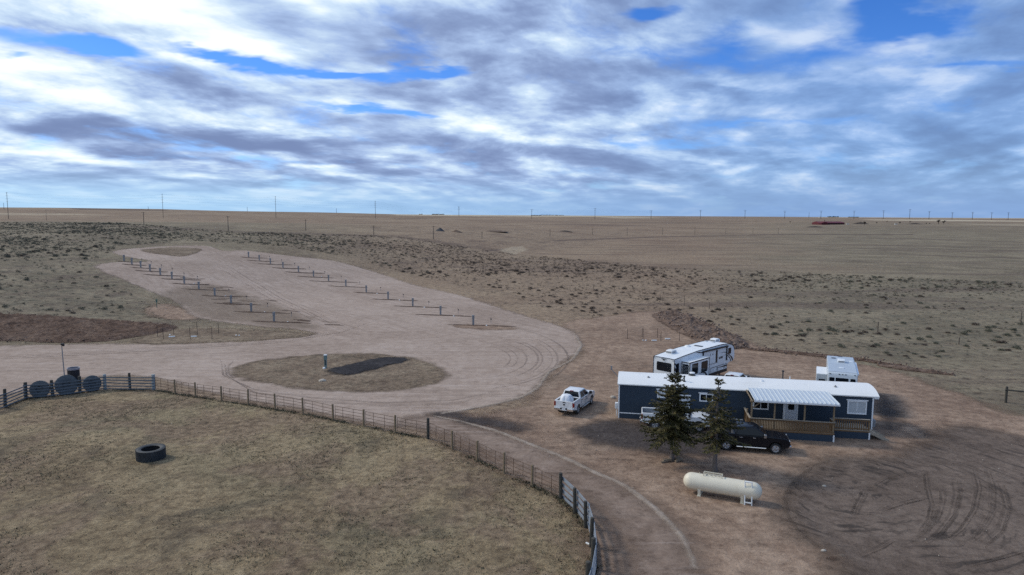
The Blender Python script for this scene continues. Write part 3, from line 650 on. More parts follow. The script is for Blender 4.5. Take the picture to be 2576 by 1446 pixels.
# ruts and scuffs
def arc(cx, cy, rx, ry, a0, a1, n=14): return [(cx + rx * math.cos(math.radians(a0 + (a1 - a0) * i / (n - 1))), cy + ry * math.sin(math.radians(a0 + (a1 - a0) * i / (n - 1)))) for i in range(n)]
rt = []
for pts in [[(1050, 600), (1000, 690), (960, 770), (930, 860)], [(1100, 590), (1260, 500), (1590, 415)], [(1210, 810), (1420, 740), (1640, 690)], [(1620, 440), (1635, 600), (1680, 760), (1650, 900), (1560, 1020)],
            [(1770, 560), (1780, 700), (1730, 860), (1600, 1020), (1420, 1120)], [(1900, 480), (1930, 660), (1880, 860), (1760, 1020), (1560, 1160)], [(2060, 400), (2110, 600), (2070, 800), (1950, 980), (1750, 1140)], [(2190, 380), (2260, 600), (2250, 820), (2130, 1020), (1900, 1190)],
            [(2330, 520), (2400, 760), (2330, 980), (2120, 1160)], [(1340, 1060), (1200, 1150), (1030, 1220), (860, 1235)], [(2576, 1180), (2300, 1260), (2000, 1330)]]:
    P = [zgr(*p) for p in pts]
    for j in range(5):
        off = j * 4.5 + random.uniform(-4, 4); o2 = random.uniform(-6, 6)
        rt.append(([(a + off, b + off * .2 + o2) for a, b in P], random.uniform(.07, .20), .04, 110, .012))
ridges('tyre_ruts', rt, MT['track'], 'curving dark ruts in the graded ground', 'ruts', False)
rim = [zgr(800, 312), zgr(640, 378), zgr(500, 472), zgr(392, 582), zgr(338, 692), zgr(348, 832), zgr(432, 962), zgr(560, 1082), zgr(700, 1192)]
ridge('edge_berm', rim, .55, .12, MT['track'], 'small berm round the edge of the graded ground', seg=90, base=.02)
gt = []
for k in range(9):
    rx = 110 + 19 * k + random.uniform(-5, 5); P = arc(1178 + random.uniform(-8, 8), 903, rx, rx * .34, random.uniform(-85, -40), random.uniform(40, 85), 22); gt.append((P, random.uniform(.15, .32), .012, 90, .036))
for k in range(7):
    y0 = random.uniform(-7, 7); gt.append(([(-60, 905 + y0), (200, 893 + y0), (450, 878 + y0), (700, 862 + y0 * .8), (860, 836 + y0 * .5), (960, 800)][:random.choice([4, 5, 6])], random.uniform(.12, .28), .012, 120, .036))
for k in range(5):
    y0 = random.uniform(-6, 6); gt.append(([(560 + y0, 905), (566 + y0, 945), (640, 985 + y0), (780, 1005 + y0), (960, 1018 + y0), (1140, 1012 + y0), (1270, 985 + y0)], random.uniform(.12, .26), .012, 120, .036))
for k in range(6):
    x0 = random.uniform(-40, 40); gt.append(([(560 + x0, 660), (660 + x0, 720), (760 + x0, 775), (860 + x0, 828)], random.uniform(.12, .25), .012, 120, .036))
gt += [([(760, 852), (800, 843), (824, 836)], .35, .02, 20, .036), ([(590, 906), (574, 920), (574, 940), (592, 956)], .3, .02, 24, .036)]
ridges('wheel_marks', gt, MT['gtrack'], 'faint wheel marks sweeping over the gravel', 'ruts', False)
ridges('pale_edge', [([z8(250, 128), z8(500, 178), z8(800, 258), z8(1100, 378), z8(1400, 498), z8(1600, 598), z8(1859, 708), (1650, 1282), (1715, 1350), (1752, 1440)], .5, .05, 90, .036),
                     ([(1100, 1042), (1230, 1020), (1310, 1000), (1352, 975)], .5, .04, 40, .036), ([(1345, 985), (1380, 935), (1440, 905), (1462, 868), (1442, 838)], .5, .05, 60, .036)], MT['ltrack'], 'pale gravel lip along the driveway edge', 'road', False)
ORD = ['nearest', 'second', 'third', 'fourth', 'fifth', 'sixth', 'seventh', 'eighth', 'ninth', 'tenth', 'eleventh', 'twelfth', 'thirteenth', 'fourteenth', 'fifteenth', 'sixteenth', 'seventeenth', 'eighteenth', 'nineteenth', 'twentieth']
# ================================================================== MOBILE HOME
def window(par, x0, x1, z0, z1, split=True, pane='blind', cap=True):
    m = MB(); f = .10; y0, y1 = -.05, .02
    m.box(x0, x0 + f, y0, y1, z0, z1); m.box(x1 - f, x1, y0, y1, z0, z1)
    m.box(x0 + f, x1 - f, y0, y1, z0, z0 + f); m.box(x0 + f, x1 - f, y0, y1, z1 - f, z1)
    if cap: m.box(x0 - .09, x1 + .09, y0 - .02, y1, z1 + .002, z1 + .09)
    if split: m.box((x0 + x1) / 2 - .025, (x0 + x1) / 2 + .025, -.035, .015, z0 + f, z1 - f)
    w = m.build('window', MT['whitetrim'], par, bevel=.006)
    MB().box(x0 + f, x1 - f, -.012, .01, z0 + f, z1 - f).build('pane', MT[pane], w)
    return w
def build_house():
    # local frame: x along the front, y positive towards the back (front face at y = 0), z up
    L, D, Hh = 21.05, 4.25, 3.13
    h = empty('mobile_home', (9.55, 59.55, 0), math.radians(-10.6), 'long navy single wide mobile home with white bowed roof and timber porch', 'mobile home')
    MB().box(0, L, 0, D, -.05, Hh).build('wall', MT['siding'], h)
    m = MB(); n = 14; pr = []
    for i in range(n + 1):
        u = -1 + 2 * i / n; pr.append((D / 2 + u * (D / 2 + .10), Hh + .02 + .46 * (1 - abs(u) ** 2.3)))
    poly = pr + [(p[0], p[1] - .09) for p in reversed(pr)]
    x0, x1 = -.10, L + .40
    vs = [(x0, y, z) for y, z in poly] + [(x1, y, z) for y, z in poly]; k = len(poly)
    fs = []
    for i in range(n): fs.append((i, i + 1, k - 2 - i, k - 1 - i)); fs.append((k + i, k + k - 1 - i, k + k - 2 - i, k + i + 1))
    for i in range(k): fs.append((i, k + i, k + (i + 1) % k, (i + 1) % k))
    m.add(vs, fs)
    rf = m.build('roof', MT['roof'], h)
    MB().box(L + .02, L + .38, -.08, D + .05, Hh - .20, Hh - .13).box(L + .33, L + .395, -.09, D + .06, Hh - .128, Hh + .03).box(L + .02, L + .33, -.09, -.03, Hh - .128, Hh - .0).build('eave_box', MT['whitetrim'], h)
    # end walls under the bow
    for xx in (.01, L - .06):
        e = MB(); e.add([(xx, y, z - .10) for y, z in pr] + [(xx + .05, y, z - .10) for y, z in pr] , [tuple(range(n + 1)), tuple(range(2 * n + 1, n, -1))] + [(i, i + 1, n + 2 + i, n + 1 + i) for i in range(n)])
        e.build('gable_end', MT['siding'], h)
    for x in (-.012, L - .10): MB().box(x, x + .115, -.014, .10, .0, Hh - .01).build('corner_trim', MT['whitetrim'], h, bevel=.006)
    MB().box(.11, 10.7, -.022, .0, .46, .55).build('trim_band', MT['whitetrim'], h)
    MB().box(8.2, 9.75, -.03, .0, .48, .60).build('trim_band', MT['whitetrim'], h)
    window(h, 3.37, 4.08, 2.05, 2.78)
    window(h, 6.98, 8.14, 1.92, 2.64, pane='glass')
    window(h, 11.45, 12.74, 1.50, 2.20, pane='glass')
    window(h, 19.02, 20.53, 1.54, 2.70)
    d = MB().box(5.32, 6.10, -.035, .01, .62, 2.34).build('door', MT['doorpaint'], h, bevel=.01)
    m = MB().box(5.22, 5.315, -.045, .01, .60, 2.34).box(6.105, 6.20, -.045, .01, .60, 2.34).box(5.16, 6.26, -.05, .01, 2.345, 2.44); m.build('frame', MT['whitetrim'], d)
    MB().lathe([(.0, -.10), (.03, -.09), (.03, -.05), (.012, -.045)], 10, 'y', (5.40, 0, 1.5)).build('handle', MT['chrome'], d)
    d = MB().box(14.14, 15.03, -.035, .01, .76, 2.60).build('door', MT['doorpaint'], h, bevel=.01)
    m = MB().box(13.93, 14.135, -.05, .01, .76, 2.70).box(15.035, 15.12, -.05, .01, .76, 2.70).box(14.14, 15.03, -.05, .01, 2.605, 2.70); m.build('frame', MT['whitetrim'], d)
    MB().box(14.32, 14.82, -.042, -.03, 1.62, 2.42).build('pane', MT['glass'], d)
    MB().lathe([(.0, -.12), (.03, -.11), (.03, -.05), (.012, -.045)], 10, 'y', (14.94, 0, 1.55)).build('handle', MT['chrome'], d)
    # roof fittings
    zr = lambda y: Hh + .02 + .46 * (1 - abs((y - D / 2) / (D / 2 + .1)) ** 2.3)
    def pipe(x, y, hh, r, mt, cap=None):
        p = MB().tube((x, y, zr(y) - .05), (x, y, zr(y) + hh), r).lathe([(r * 2.6, zr(y) - .02), (r * 2.2, zr(y) + .06), (r, zr(y) + .09)], 12, 'z', (x, y, 0)).build('vent_pipe', mt, h)
        if cap: MB().lathe([(0, zr(y) + hh + .12), (r * 1.9, zr(y) + hh + .06), (r * 1.9, zr(y) + hh - .02), (r, zr(y) + hh - .03)], 12, 'z', (x, y, 0)).build('cap', MT[cap], p)
    pipe(5.70, .75, .42, .05, MT['darkmetal'], 'darkmetal'); pipe(6.5, 2.6, .22, .13, MT['blackplastic'], 'whitetrim')
    pipe(2.6, 1.2, .12, .05, MT['galv']); pipe(18.3, 1.1, .14, .05, MT['galv']); pipe(14.6, 4.05, .75, .06, MT['blackplastic'], 'darkmetal'); pipe(15.2, 4.0, .3, .04, MT['pvc'])
    pipe(12.4, 1.7, .08, .07, MT['whitetrim'])
    MB().tube((-.15, 2.2, Hh + .1), (-.75, 2.4, Hh + .75), .03).box(-.83, -.69, 2.33, 2.47, Hh + .70, Hh + 1.05).build('yard_light', MT['galv'], h)
    MB().box(-.30, -.015, .35, .75, .75, 1.25).tube((-.15, .5, .0), (-.15, .5, .75), .04).build('meter_box', MT['whitetrim'], h, bevel=.02)
    MB().box(L + .01, L + .42, .5, 1.1, .35, .95).build('heater_box', MT['galv'], h, bevel=.03)
    # ---------------- porch (towards the camera = negative y)
    U0, U1, U2, PD, WD, fz = 10.75, 17.25, 20.28, 3.2, 1.95, .74
    MB().box(U0, U1, -PD, -.005, fz - .05, fz).box(U1 + .002, U2, -WD, -.005, fz - .05, fz).build('deck_floor', MT['deckwood'], h)
    sk = MB().box(U0 + .02, U1 - .02, -PD + .02, -PD + .06, -.03, fz - .16).box(U0 + .02, U0 + .06, -PD + .06, -.03, -.03, fz - .16).box(U1 - .06, U1 - .02, -PD + .06, -WD + .02, -.03, fz - .16)
    sk.box(U1 - .02, U2 - .02, -WD + .02, -WD + .06, -.03, fz - .16).box(U2 - .06, U2 - .02, -WD + .06, -.03, -.03, fz - .16); sk.build('porch_skirting', MT['siding'], h)
    MB().box(U0, U1, -PD, -PD + .05, fz - .158, fz - .052).box(U1 + .002, U2, -WD, -WD + .05, fz - .158, fz - .052).box(U2 - .05, U2, -WD + .052, -.01, fz - .158, fz - .052).build('rim_joist', MT['brownwood'], h)
    MB().box(U1 - .09, U1 + .02, -PD - .02, -PD + .08, 0, fz - .17).build('corner_trim', MT['whitetrim'], h)
    MB().box(U2 - .09, U2 + .02, -WD - .02, -WD + .08, 0, fz - .17).build('corner_trim', MT['whitetrim'], h)
    def railing(a, b, bz0=.60, top=1.62, gap=.125, mt='brownwood', wob=True):
        a = Vector((*a, 0)); b = Vector((*b, 0)); Lr = (b - a).length; d = (b - a) / Lr; out = Vector((d.y, -d.x, 0))
        r = MB().beam(a + Vector((0, 0, top)), b + Vector((0, 0, top)), .15, .04)
        t = r.build('top_rail', MT['deckwood'], h)
        m = MB(); k = int(Lr / gap)
        for i in range(k):
            p = a + d * (gap * (i + .5)) - out * .045
            m.beam(p + Vector((0, 0, bz0)), p + Vector((0, 0, top - .022)), .04 if False else .085, .03)
        m.beam(a + Vector((0, 0, top - .12)), b + Vector((0, 0, top - .12)), .035, .085); m.beam(a + Vector((0, 0, bz0 + .16)), b + Vector((0, 0, bz0 + .16)), .035, .085)
        m.build('balusters', MT[mt], h)
    railing((U0 + .02, -PD), (U1 - .02, -PD)); railing((U0, -.06), (U0, -PD)); railing((U1, -PD + .1), (U1, -WD))
    railing((U1 + .1, -WD), (U2 - .02, -WD), .70, 1.66, .17)
    for x in (U0 + .12, 12.65, 14.95, U1 - .09): MB().box(x - .055, x + .055, -PD + .03, -PD + .14, fz, 2.92).build('porch_post', MT['postwood'], h)
    MB().box(U0 - .06, U0 + .05, -1.75, -1.63, fz, 1.98).build('porch_post', MT['postwood'], h)
    MB().box(U2 - .10, U2 - .01, -WD + .03, -WD + .12, fz, 1.64).build('porch_post', MT['postwood'], h)
    MB().beam((U0 + .12, -PD + .085, 2.40), (U0 + .75, -PD + .085, 2.92), .05, .09).build('porch_post', MT['postwood'], h)
    MB().box(U0 - .02, U1 + .05, -PD + .02, -PD + .14, 2.925, 3.08).beam((U0 + .1, -.06, 3.14), (U0 + .1, -PD - .2, 2.97 + .1), .05, .12).beam((U1 - .05, -.06, 3.14), (U1 - .05, -PD - .2, 3.07), .05, .12).build('porch_beam', MT['postwood'], h)
    m = MB(); xa, xb = U0 + .25, U1 + .22; za, zb = 3.27, 3.17; ya, yb = .28, -PD - .30
    sh = .18      # the front edge sits a little to the left of the back edge in plan: none, sheets are square
    m.add([(xa, ya, za), (xb, ya, za), (xb, yb, zb), (xa, yb, zb), (xa, ya, za + .02), (xb, ya, za + .02), (xb, yb, zb + .02), (xa, yb, zb + .02)], [(0, 1, 2, 3), (7, 6, 5, 4), (0, 4, 5, 1), (1, 5, 6, 2), (2, 6, 7, 3), (3, 7, 4, 0)])
    nr = 19
    for i in range(nr + 1):
        x = xa + (xb - xa) * i / nr; x = min(max(x, xa + .03), xb - .03)
        m.add([(x - .045, ya - .003, za + .022), (x + .045, ya - .003, za + .022), (x + .045, yb + .003, zb + .022), (x - .045, yb + .003, zb + .022), (x - .02, ya - .003, za + .06), (x + .02, ya - .003, za + .06), (x + .02, yb + .003, zb + .085), (x - .02, yb + .003, zb + .085)],
              [(0, 1, 2, 3), (7, 6, 5, 4), (0, 4, 5, 1), (1, 5, 6, 2), (2, 6, 7, 3), (3, 7, 4, 0)])
    m.build('porch_roof', MT['metalroof'], h, smooth=False)
    MB().box(xa - .02, xb + .02, yb - .03, yb - .002, zb - .12, zb + .015).build('fascia', MT['whitetrim'], h)
    # stair falling away from the right end of the walkway
    st = MB()
    for i in range(4): st.box(U2 + .05 + .30 * i, U2 + .37 + .30 * i, -WD + .05, -WD + 1.15, fz - .06 - .17 * (i + 1), fz - .02 - .17 * (i + 1))
    for y in (-WD + .02, -WD + 1.17): st.beam((U2 + .02, y, fz - .12), (U2 + 1.45, y, -.02), .05, .24)
    st.build('stair', MT['deckwood'], h)
build_house()

# ================================================================== PICKUPS
def frus_panel(m, q, u0, u1, v0, v1, off, n):
    q = [Vector(p) for p in q]
    def P(u, v): return q[0].lerp(q[1], u).lerp(q[3].lerp(q[2], u), v)
    nn = (q[1] - q[0]).cross(q[3] - q[0]).normalized()
    if nn.dot(Vector(n)) < 0: nn = -nn
    f = [P(u0, v0) + nn * off, P(u1, v0) + nn * off, P(u1, v1) + nn * off, P(u0, v1) + nn * off]
    bk = [p - nn * .03 for p in f]
    m.add(f + bk, [(0, 1, 2, 3), (7, 6, 5, 4), (0, 4, 5, 1), (1, 5, 6, 2), (2, 6, 7, 3), (3, 7, 4, 0)])
def wheel(par, x, y, R=.42, w=.28, dark=False):
    s = 1 if y > 0 else -1
    m = MB(); pr = [(.26, -w / 2 + .02), (R - .06, -w / 2), (R - .015, -w / 2 + .04), (R, -w / 2 + .08), (R, w / 2 - .08), (R - .015, w / 2 - .04), (R - .06, w / 2), (.26, w / 2 - .02)]
    m.lathe(pr, 28, 'y', (x, y, R))
    t = m.build('wheel', MT['tyre'], par)
    r = MB().lathe([(.27, -.10 * s + 0), (.265, w / 2 * s - .01 * s), (.235, w / 2 * s - .015 * s), (.225, w / 2 * s - .07 * s), (.07, w / 2 * s - .05 * s), (.06, w / 2 * s - .02 * s), (.0, w / 2 * s - .018 * s)], 24, 'y', (x, y, R))
    for i in range(6):
        a = 2 * PI * i / 6 + .3
        for da in (-.10, .10):
            p0 = Vector((x + .06 * math.cos(a), y + (w / 2 - .035) * s, R + .06 * math.sin(a))); p1 = Vector((x + .235 * math.cos(a + da), y + (w / 2 - .02) * s, R + .235 * math.sin(a + da)))
            r.tube(p0, p1, .022, .026, 6)
    r.build('rim', MT['alloy'], t)
    return t
def pickup(name, label, paint, loc, heading, bed='bedliner', side='chrome', group='pickup trucks'):
    o = empty(name, loc, heading, label, 'pickup truck', group)
    xf, xr = 1.85, -1.75
    def arch(xc, R=.53, zc_=.42, zb=.48): # from front to rear over the top
        a0 = math.asin((zb - zc_) / R); return [(xc + R * math.cos(a), zc_ + R * math.sin(a)) for a in np.linspace(a0, PI - a0, 11)]
    front = [(-1.12, .46)] + list(reversed(arch(xf))) + [(2.78, .52), (2.88, .70), (2.88, .98), (2.80, 1.10), (2.55, 1.19), (1.95, 1.245), (1.30, 1.275), (1.05, 1.285), (-1.12, 1.285)]
    def taper(b):
        out = []
        for x, y, z in b.v:
            k = 1 - .075 * float(sstep(2.0, 2.95, x)) - .03 * float(sstep(-2.3, -2.95, x)) - .05 * float(sstep(.95, 1.45, z)) - .05 * float(sstep(.75, .40, z))
            out.append((x, y * k, z))
        b.v = out; return b
    m = MB().prism(front, -1.0, 1.0)
    side_p = [(-2.86, .60)] + list(reversed(arch(xr))) + [(-1.125, .46), (-1.125, 1.37), (-2.86, 1.37)]
    m.prism(side_p, .86, 1.0); m.prism(side_p, -1.0, -.86); m.box(-1.22, -1.126, -.858, .858, .80, 1.36)
    taper(m); m.build('body', MT[paint], o, bevel=.035, seg=3)
    MB().box(-2.80, -1.225, -.84, .84, .70, .80).box(-2.78, -1.23, .79, .855, .802, 1.30).box(-2.78, -1.23, -.855, -.79, .802, 1.30).box(-1.30, -1.228, -.78, .78, .803, 1.30).box(-2.1, -1.4, .60, .788, .803, 1.02).box(-2.1, -1.4, -.788, -.60, .803, 1.02).build('bed', MT[bed], o)
    tg = taper(MB().box(-2.90, -2.80, -.86, .86, .64, 1.36)).build('tailgate', MT[paint], o, bevel=.02)
    MB().box(-2.915, -2.88, -.14, .14, 1.19, 1.27).build('handle', MT['blackplastic'], tg)
    eb = MB(); eb.m = Matrix.Translation((-2.906, 0, 0)) @ Matrix.Rotation(-PI / 2, 4, 'Z'); eb.prism([(-.09, 1.10), (-.04, 1.075), (0, 1.09), (.04, 1.075), (.09, 1.10), (.095, 1.04), (.045, .97), (0, .94), (-.045, .97), (-.095, 1.04)], -.012, .008); eb.m = None
    if 'black' not in paint: eb.build('emblem', MT['blackplastic'], tg)
    MB().box(-2.7, 2.6, -.60, .60, .34, .62).build('chassis', MT['blackplastic'], o)
    # cab
    bq = [(-1.12, -.93), (1.30, -.93), (1.30, .93), (-1.12, .93)]; zb, zt = 1.28, 1.90; tq = [(-.98, -.73), (.40, -.73), (.40, .73), (-.98, .73)]
    B = [Vector((x, y, zb)) for x, y in bq]; T = [Vector((x, y, zt)) for x, y in tq]
    c = MB().add(B + T, [(0, 3, 2, 1), (4, 5, 6, 7), (0, 1, 5, 4), (1, 2, 6, 5), (2, 3, 7, 6), (3, 0, 4, 7)])
    c.build('cab', MT[paint], o, bevel=.07, seg=4)
    c = MB(); c.lathe([(0, .05), (.30, .046), (.55, .03), (.66, .0)], 24); c.v = [(x * 1.0 - .29, y * 1.02, z + zt - .012) for x, y, z in c.v]; c.build('roof_crown', MT[paint], o)
    w = MB(); frus_panel(w, [B[1], B[2], T[2], T[1]], .07, .93, .06, .92, .012, (1, 0, 1)); w.build('windshield', MT['glass'], o)
    w = MB(); frus_panel(w, [B[0], B[3], T[3], T[0]], .08, .92, .16, .88, .010, (-1, 0, 1)); w.build('rear_window', MT['glass'], o)
    for s, q in ((-1, [B[0], B[1], T[1], T[0]]), (1, [B[3], B[2], T[2], T[3]])):
        w = MB()
        for u0, u1, ut0, ut1 in ((.07, .44, .10, .46), (.48, .86, .50, .88)):
            def P(u, v): return Vector(q[0]).lerp(Vector(q[1]), u).lerp(Vector(q[3]).lerp(Vector(q[2]), u), v)
            nn = (Vector(q[1]) - Vector(q[0])).cross(Vector(q[3]) - Vector(q[0])).normalized()
            if nn.y * s < 0: nn = -nn
            f = [P(u0, .06) + nn * .012, P(u1, .06) + nn * .012, P(ut1, .86) + nn * .012, P(ut0, .86) + nn * .012]; bk = [p - nn * .03 for p in f]
            w.add(f + bk, [(0, 1, 2, 3), (7, 6, 5, 4), (0, 4, 5, 1), (1, 5, 6, 2), (2, 6, 7, 3), (3, 7, 4, 0)])
        w.build('side_window', MT['glass'], o)
        for xs_ in (-.96, .02, 1.14): MB().box(xs_, xs_ + .015, .985 * s - .006, .985 * s + .006, .55, 1.25).build('door_seam', MT['blackplastic'], o)
        for x0 in (-.80, .18): MB().box(x0, x0 + .22, min(.965 * s, .99 * s), max(.965 * s, .99 * s), 1.10, 1.15).build('door_handle', MT['chrome' if 'black' in paint else 'blackplastic'], o, bevel=.008)
        mr = MB().box(.95, 1.13, min(1.0 * s, 1.24 * s), max(1.0 * s, 1.24 * s), 1.26, 1.52).tube((1.05, .90 * s, 1.30), (1.05, 1.05 * s, 1.34), .04)
        mr.build('mirror', MT['chrome' if 'black' in paint else 'blackplastic'], o, bevel=.04)
        MB().tube((-1.0, 1.0 * s, .40), (1.15, 1.0 * s, .40), .055).box(-.6, -.5, min(.7 * s, .98 * s), max(.7 * s, .98 * s), .38, .44).box(.7, .8, min(.7 * s, .98 * s), max(.7 * s, .98 * s), .38, .44).build('side_step', MT[side], o)
        MB().box(-2.90, -2.78, min(.79 * s, .975 * s), max(.79 * s, .975 * s), .86, 1.26).build('tail_light', MT['tail'], o, bevel=.015)
        MB().box(2.66, 2.875, min(.62 * s, .915 * s), max(.62 * s, .915 * s), .90, 1.08).build('headlight', MT['lamp'], o, bevel=.03)
        for xc in (xf, xr):
            fl = MB()
            pts = [(xc + .545 * math.cos(a), (.985 if xc < 0 else .975) * s, .42 + .545 * math.sin(a)) for a in np.linspace(.15, PI - .15, 13)]
            fl.path(pts, .022, 6)
            fl.build('wheel_arch', MT[paint], o)
        for x in (xf, xr): wheel(o, x, .84 * s)
    MB().box(2.80, 2.905, -.60, .60, .72, 1.08).build('grille', MT['blackplastic'], o, bevel=.03)
    taper(MB().box(2.70, 3.0, -.97, .97, .46, .70)).build('front_bumper', MT['chrome'], o, bevel=.05)
    taper(MB().box(-3.03, -2.84, -.97, -.34, .50, .72).box(-3.03, -2.84, .34, .97, .50, .72).box(-3.03, -2.84, -.339, .339, .50, .58)).build('rear_bumper', MT['chrome'], o, bevel=.03)
    MB().box(-2.96, -2.90, -.33, .33, .582, .73).build('bumper_step', MT['blackplastic'], o)
    MB().box(-2.985, -2.965, -.16, .16, .585, .735).build('number_plate', MT['plate'], o)
    MB().box(-1.06, -.94, -.16, .16, 1.83, 1.905).build('brake_light', MT['tail'], o, bevel=.01)
    return o
h64 = math.radians(64)
ca_ = Vector((6.02, 62.72, 0))
tk_ = pickup('pickup_truck', 'white pickup truck with a white tarp covered load, parked alone beside the gravel', 'white_paint', ca_, h64, 'bedliner')
pickup('pickup_truck', 'shiny black pickup truck parked in front of the porch beside the right spruce', 'black_paint', (18.56, 51.77, 0), math.radians(-13), 'bedliner', 'chrome')
pickup('pickup_truck', 'white pickup truck with empty grey bed parked against the house behind the left spruce', 'white_paint', (14.08, 56.93, 0), math.radians(-10.6), 'bedgrey')
pickup('pickup_truck', 'white pickup truck whose roof shows over the mobile home beside the fifth wheel camper', 'white_paint', (23.1, 69.3, 0), math.radians(57), 'bedliner')
MB().prism([(.42 + .13 * math.cos(a), .93 + .11 * math.sin(a)) for a in np.linspace(0, 2 * PI, 14)[:-1]], -.992, -.975).build('door_decal', MT['decal'], tk_)
def tarp_load():
    m = MB(); n = 40; rows = 12; vs = []; fs = []
    for j in range(rows + 1):
        v = j / rows
        for i in range(n):
            a = 2 * PI * i / n
            r = .16 + .56 * v ** .75 + .07 * v * math.sin(5 * a + 2 * v) + .035 * v * math.sin(11 * a + 1.3) + .02 * math.sin(17 * a)
            z = .86 * (1 - v ** 2.6) + .02 * math.sin(7 * a) * v
            vs.append((r * .92 * math.cos(a), r * 1.0 * math.sin(a), max(z * 1.12, .01)))
    vs.append((.02, .03, 1.04))
    for j in range(rows):
        for i in range(n): a, b = j * n + i, j * n + (i + 1) % n; fs.append((a, b, b + n, a + n))
    for i in range(n): fs.append((i, (i + 1) % n, (rows + 1) * n))
    m.add(vs, fs); o = m.build('tarp_load', MT['tarp'], ang=80)
    p = ca_ + Matrix.Rotation(h64, 3, 'Z') @ Vector((-2.0, .12, .80)); o.location = p; o.rotation_euler = (0, 0, h64)
    tag(o, 'lumpy load under a white tarp in the bed of the white pickup', 'tarp')
    b = MB().lathe([(0, .0), (.14, .0), (.15, .18), (.13, .24), (.0, .26)], 14).build('bucket', MT['pvc']); b.location = ca_ + Matrix.Rotation(h64, 3, 'Z') @ Vector((-2.55, -.28, .80)); tag(b, 'small white bucket beside the tarp in the pickup bed', 'bucket')
tarp_load()

# ================================================================== CAMPERS
def text_mesh(body, size, mt, par, M, name='lettering', shear=.2):
    cu = bpy.data.curves.new(name, 'FONT'); cu.body = body; cu.size = size; cu.extrude = .004; cu.shear = shear; cu.align_x = 'CENTER'; cu.space_character = .95
    cu.offset = .012
    to = bpy.data.objects.new(name, cu); COL.objects.link(to)
    dg = bpy.context.evaluated_depsgraph_get(); me = bpy.data.meshes.new_from_object(to.evaluated_get(dg))
    bpy.data.objects.remove(to); o = bpy.data.objects.new(name, me); COL.objects.link(o); me.materials.clear(); me.materials.append(MT[mt]); me.name = name
    o.parent = par; o.matrix_parent_inverse = Matrix.Identity(4); o.matrix_local = M; return o
def rrect(x0, x1, z0, z1, r=.10, n=4):
    out = []
    for cx, cz, a in ((x1 - r, z1 - r, 0), (x0 + r, z1 - r, 90), (x0 + r, z0 + r, 180), (x1 - r, z0 + r, 270)):
        for i in range(n + 1):
            b = math.radians(a + 90 * i / n); out.append((cx + r * math.cos(b), cz + r * math.sin(b)))
    return out
def ac_unit(par, x, y, z):
    m = MB().prism([(x - .48, z - .05), (x - .46, z + .26), (x - .30, z + .33), (x + .35, z + .33), (x + .55, z + .16), (x + .58, z - .05)], y - .36, y + .36).build('air_conditioner', MT['rv_roof'], par, bevel=.04)
    g = MB()
    for k in range(3): g.box(x - .492, x - .478, y - .30 + .21 * k, y - .12 + .21 * k, z + .04, z + .22)
    for k in range(2): g.box(x - .36 + .34 * k, x - .10 + .34 * k, y - .372, y - .358, z + .04, z + .22); g.box(x - .36 + .34 * k, x - .10 + .34 * k, y + .358, y + .372, z + .04, z + .22)
    g.build('grille', MT['galv'], m)
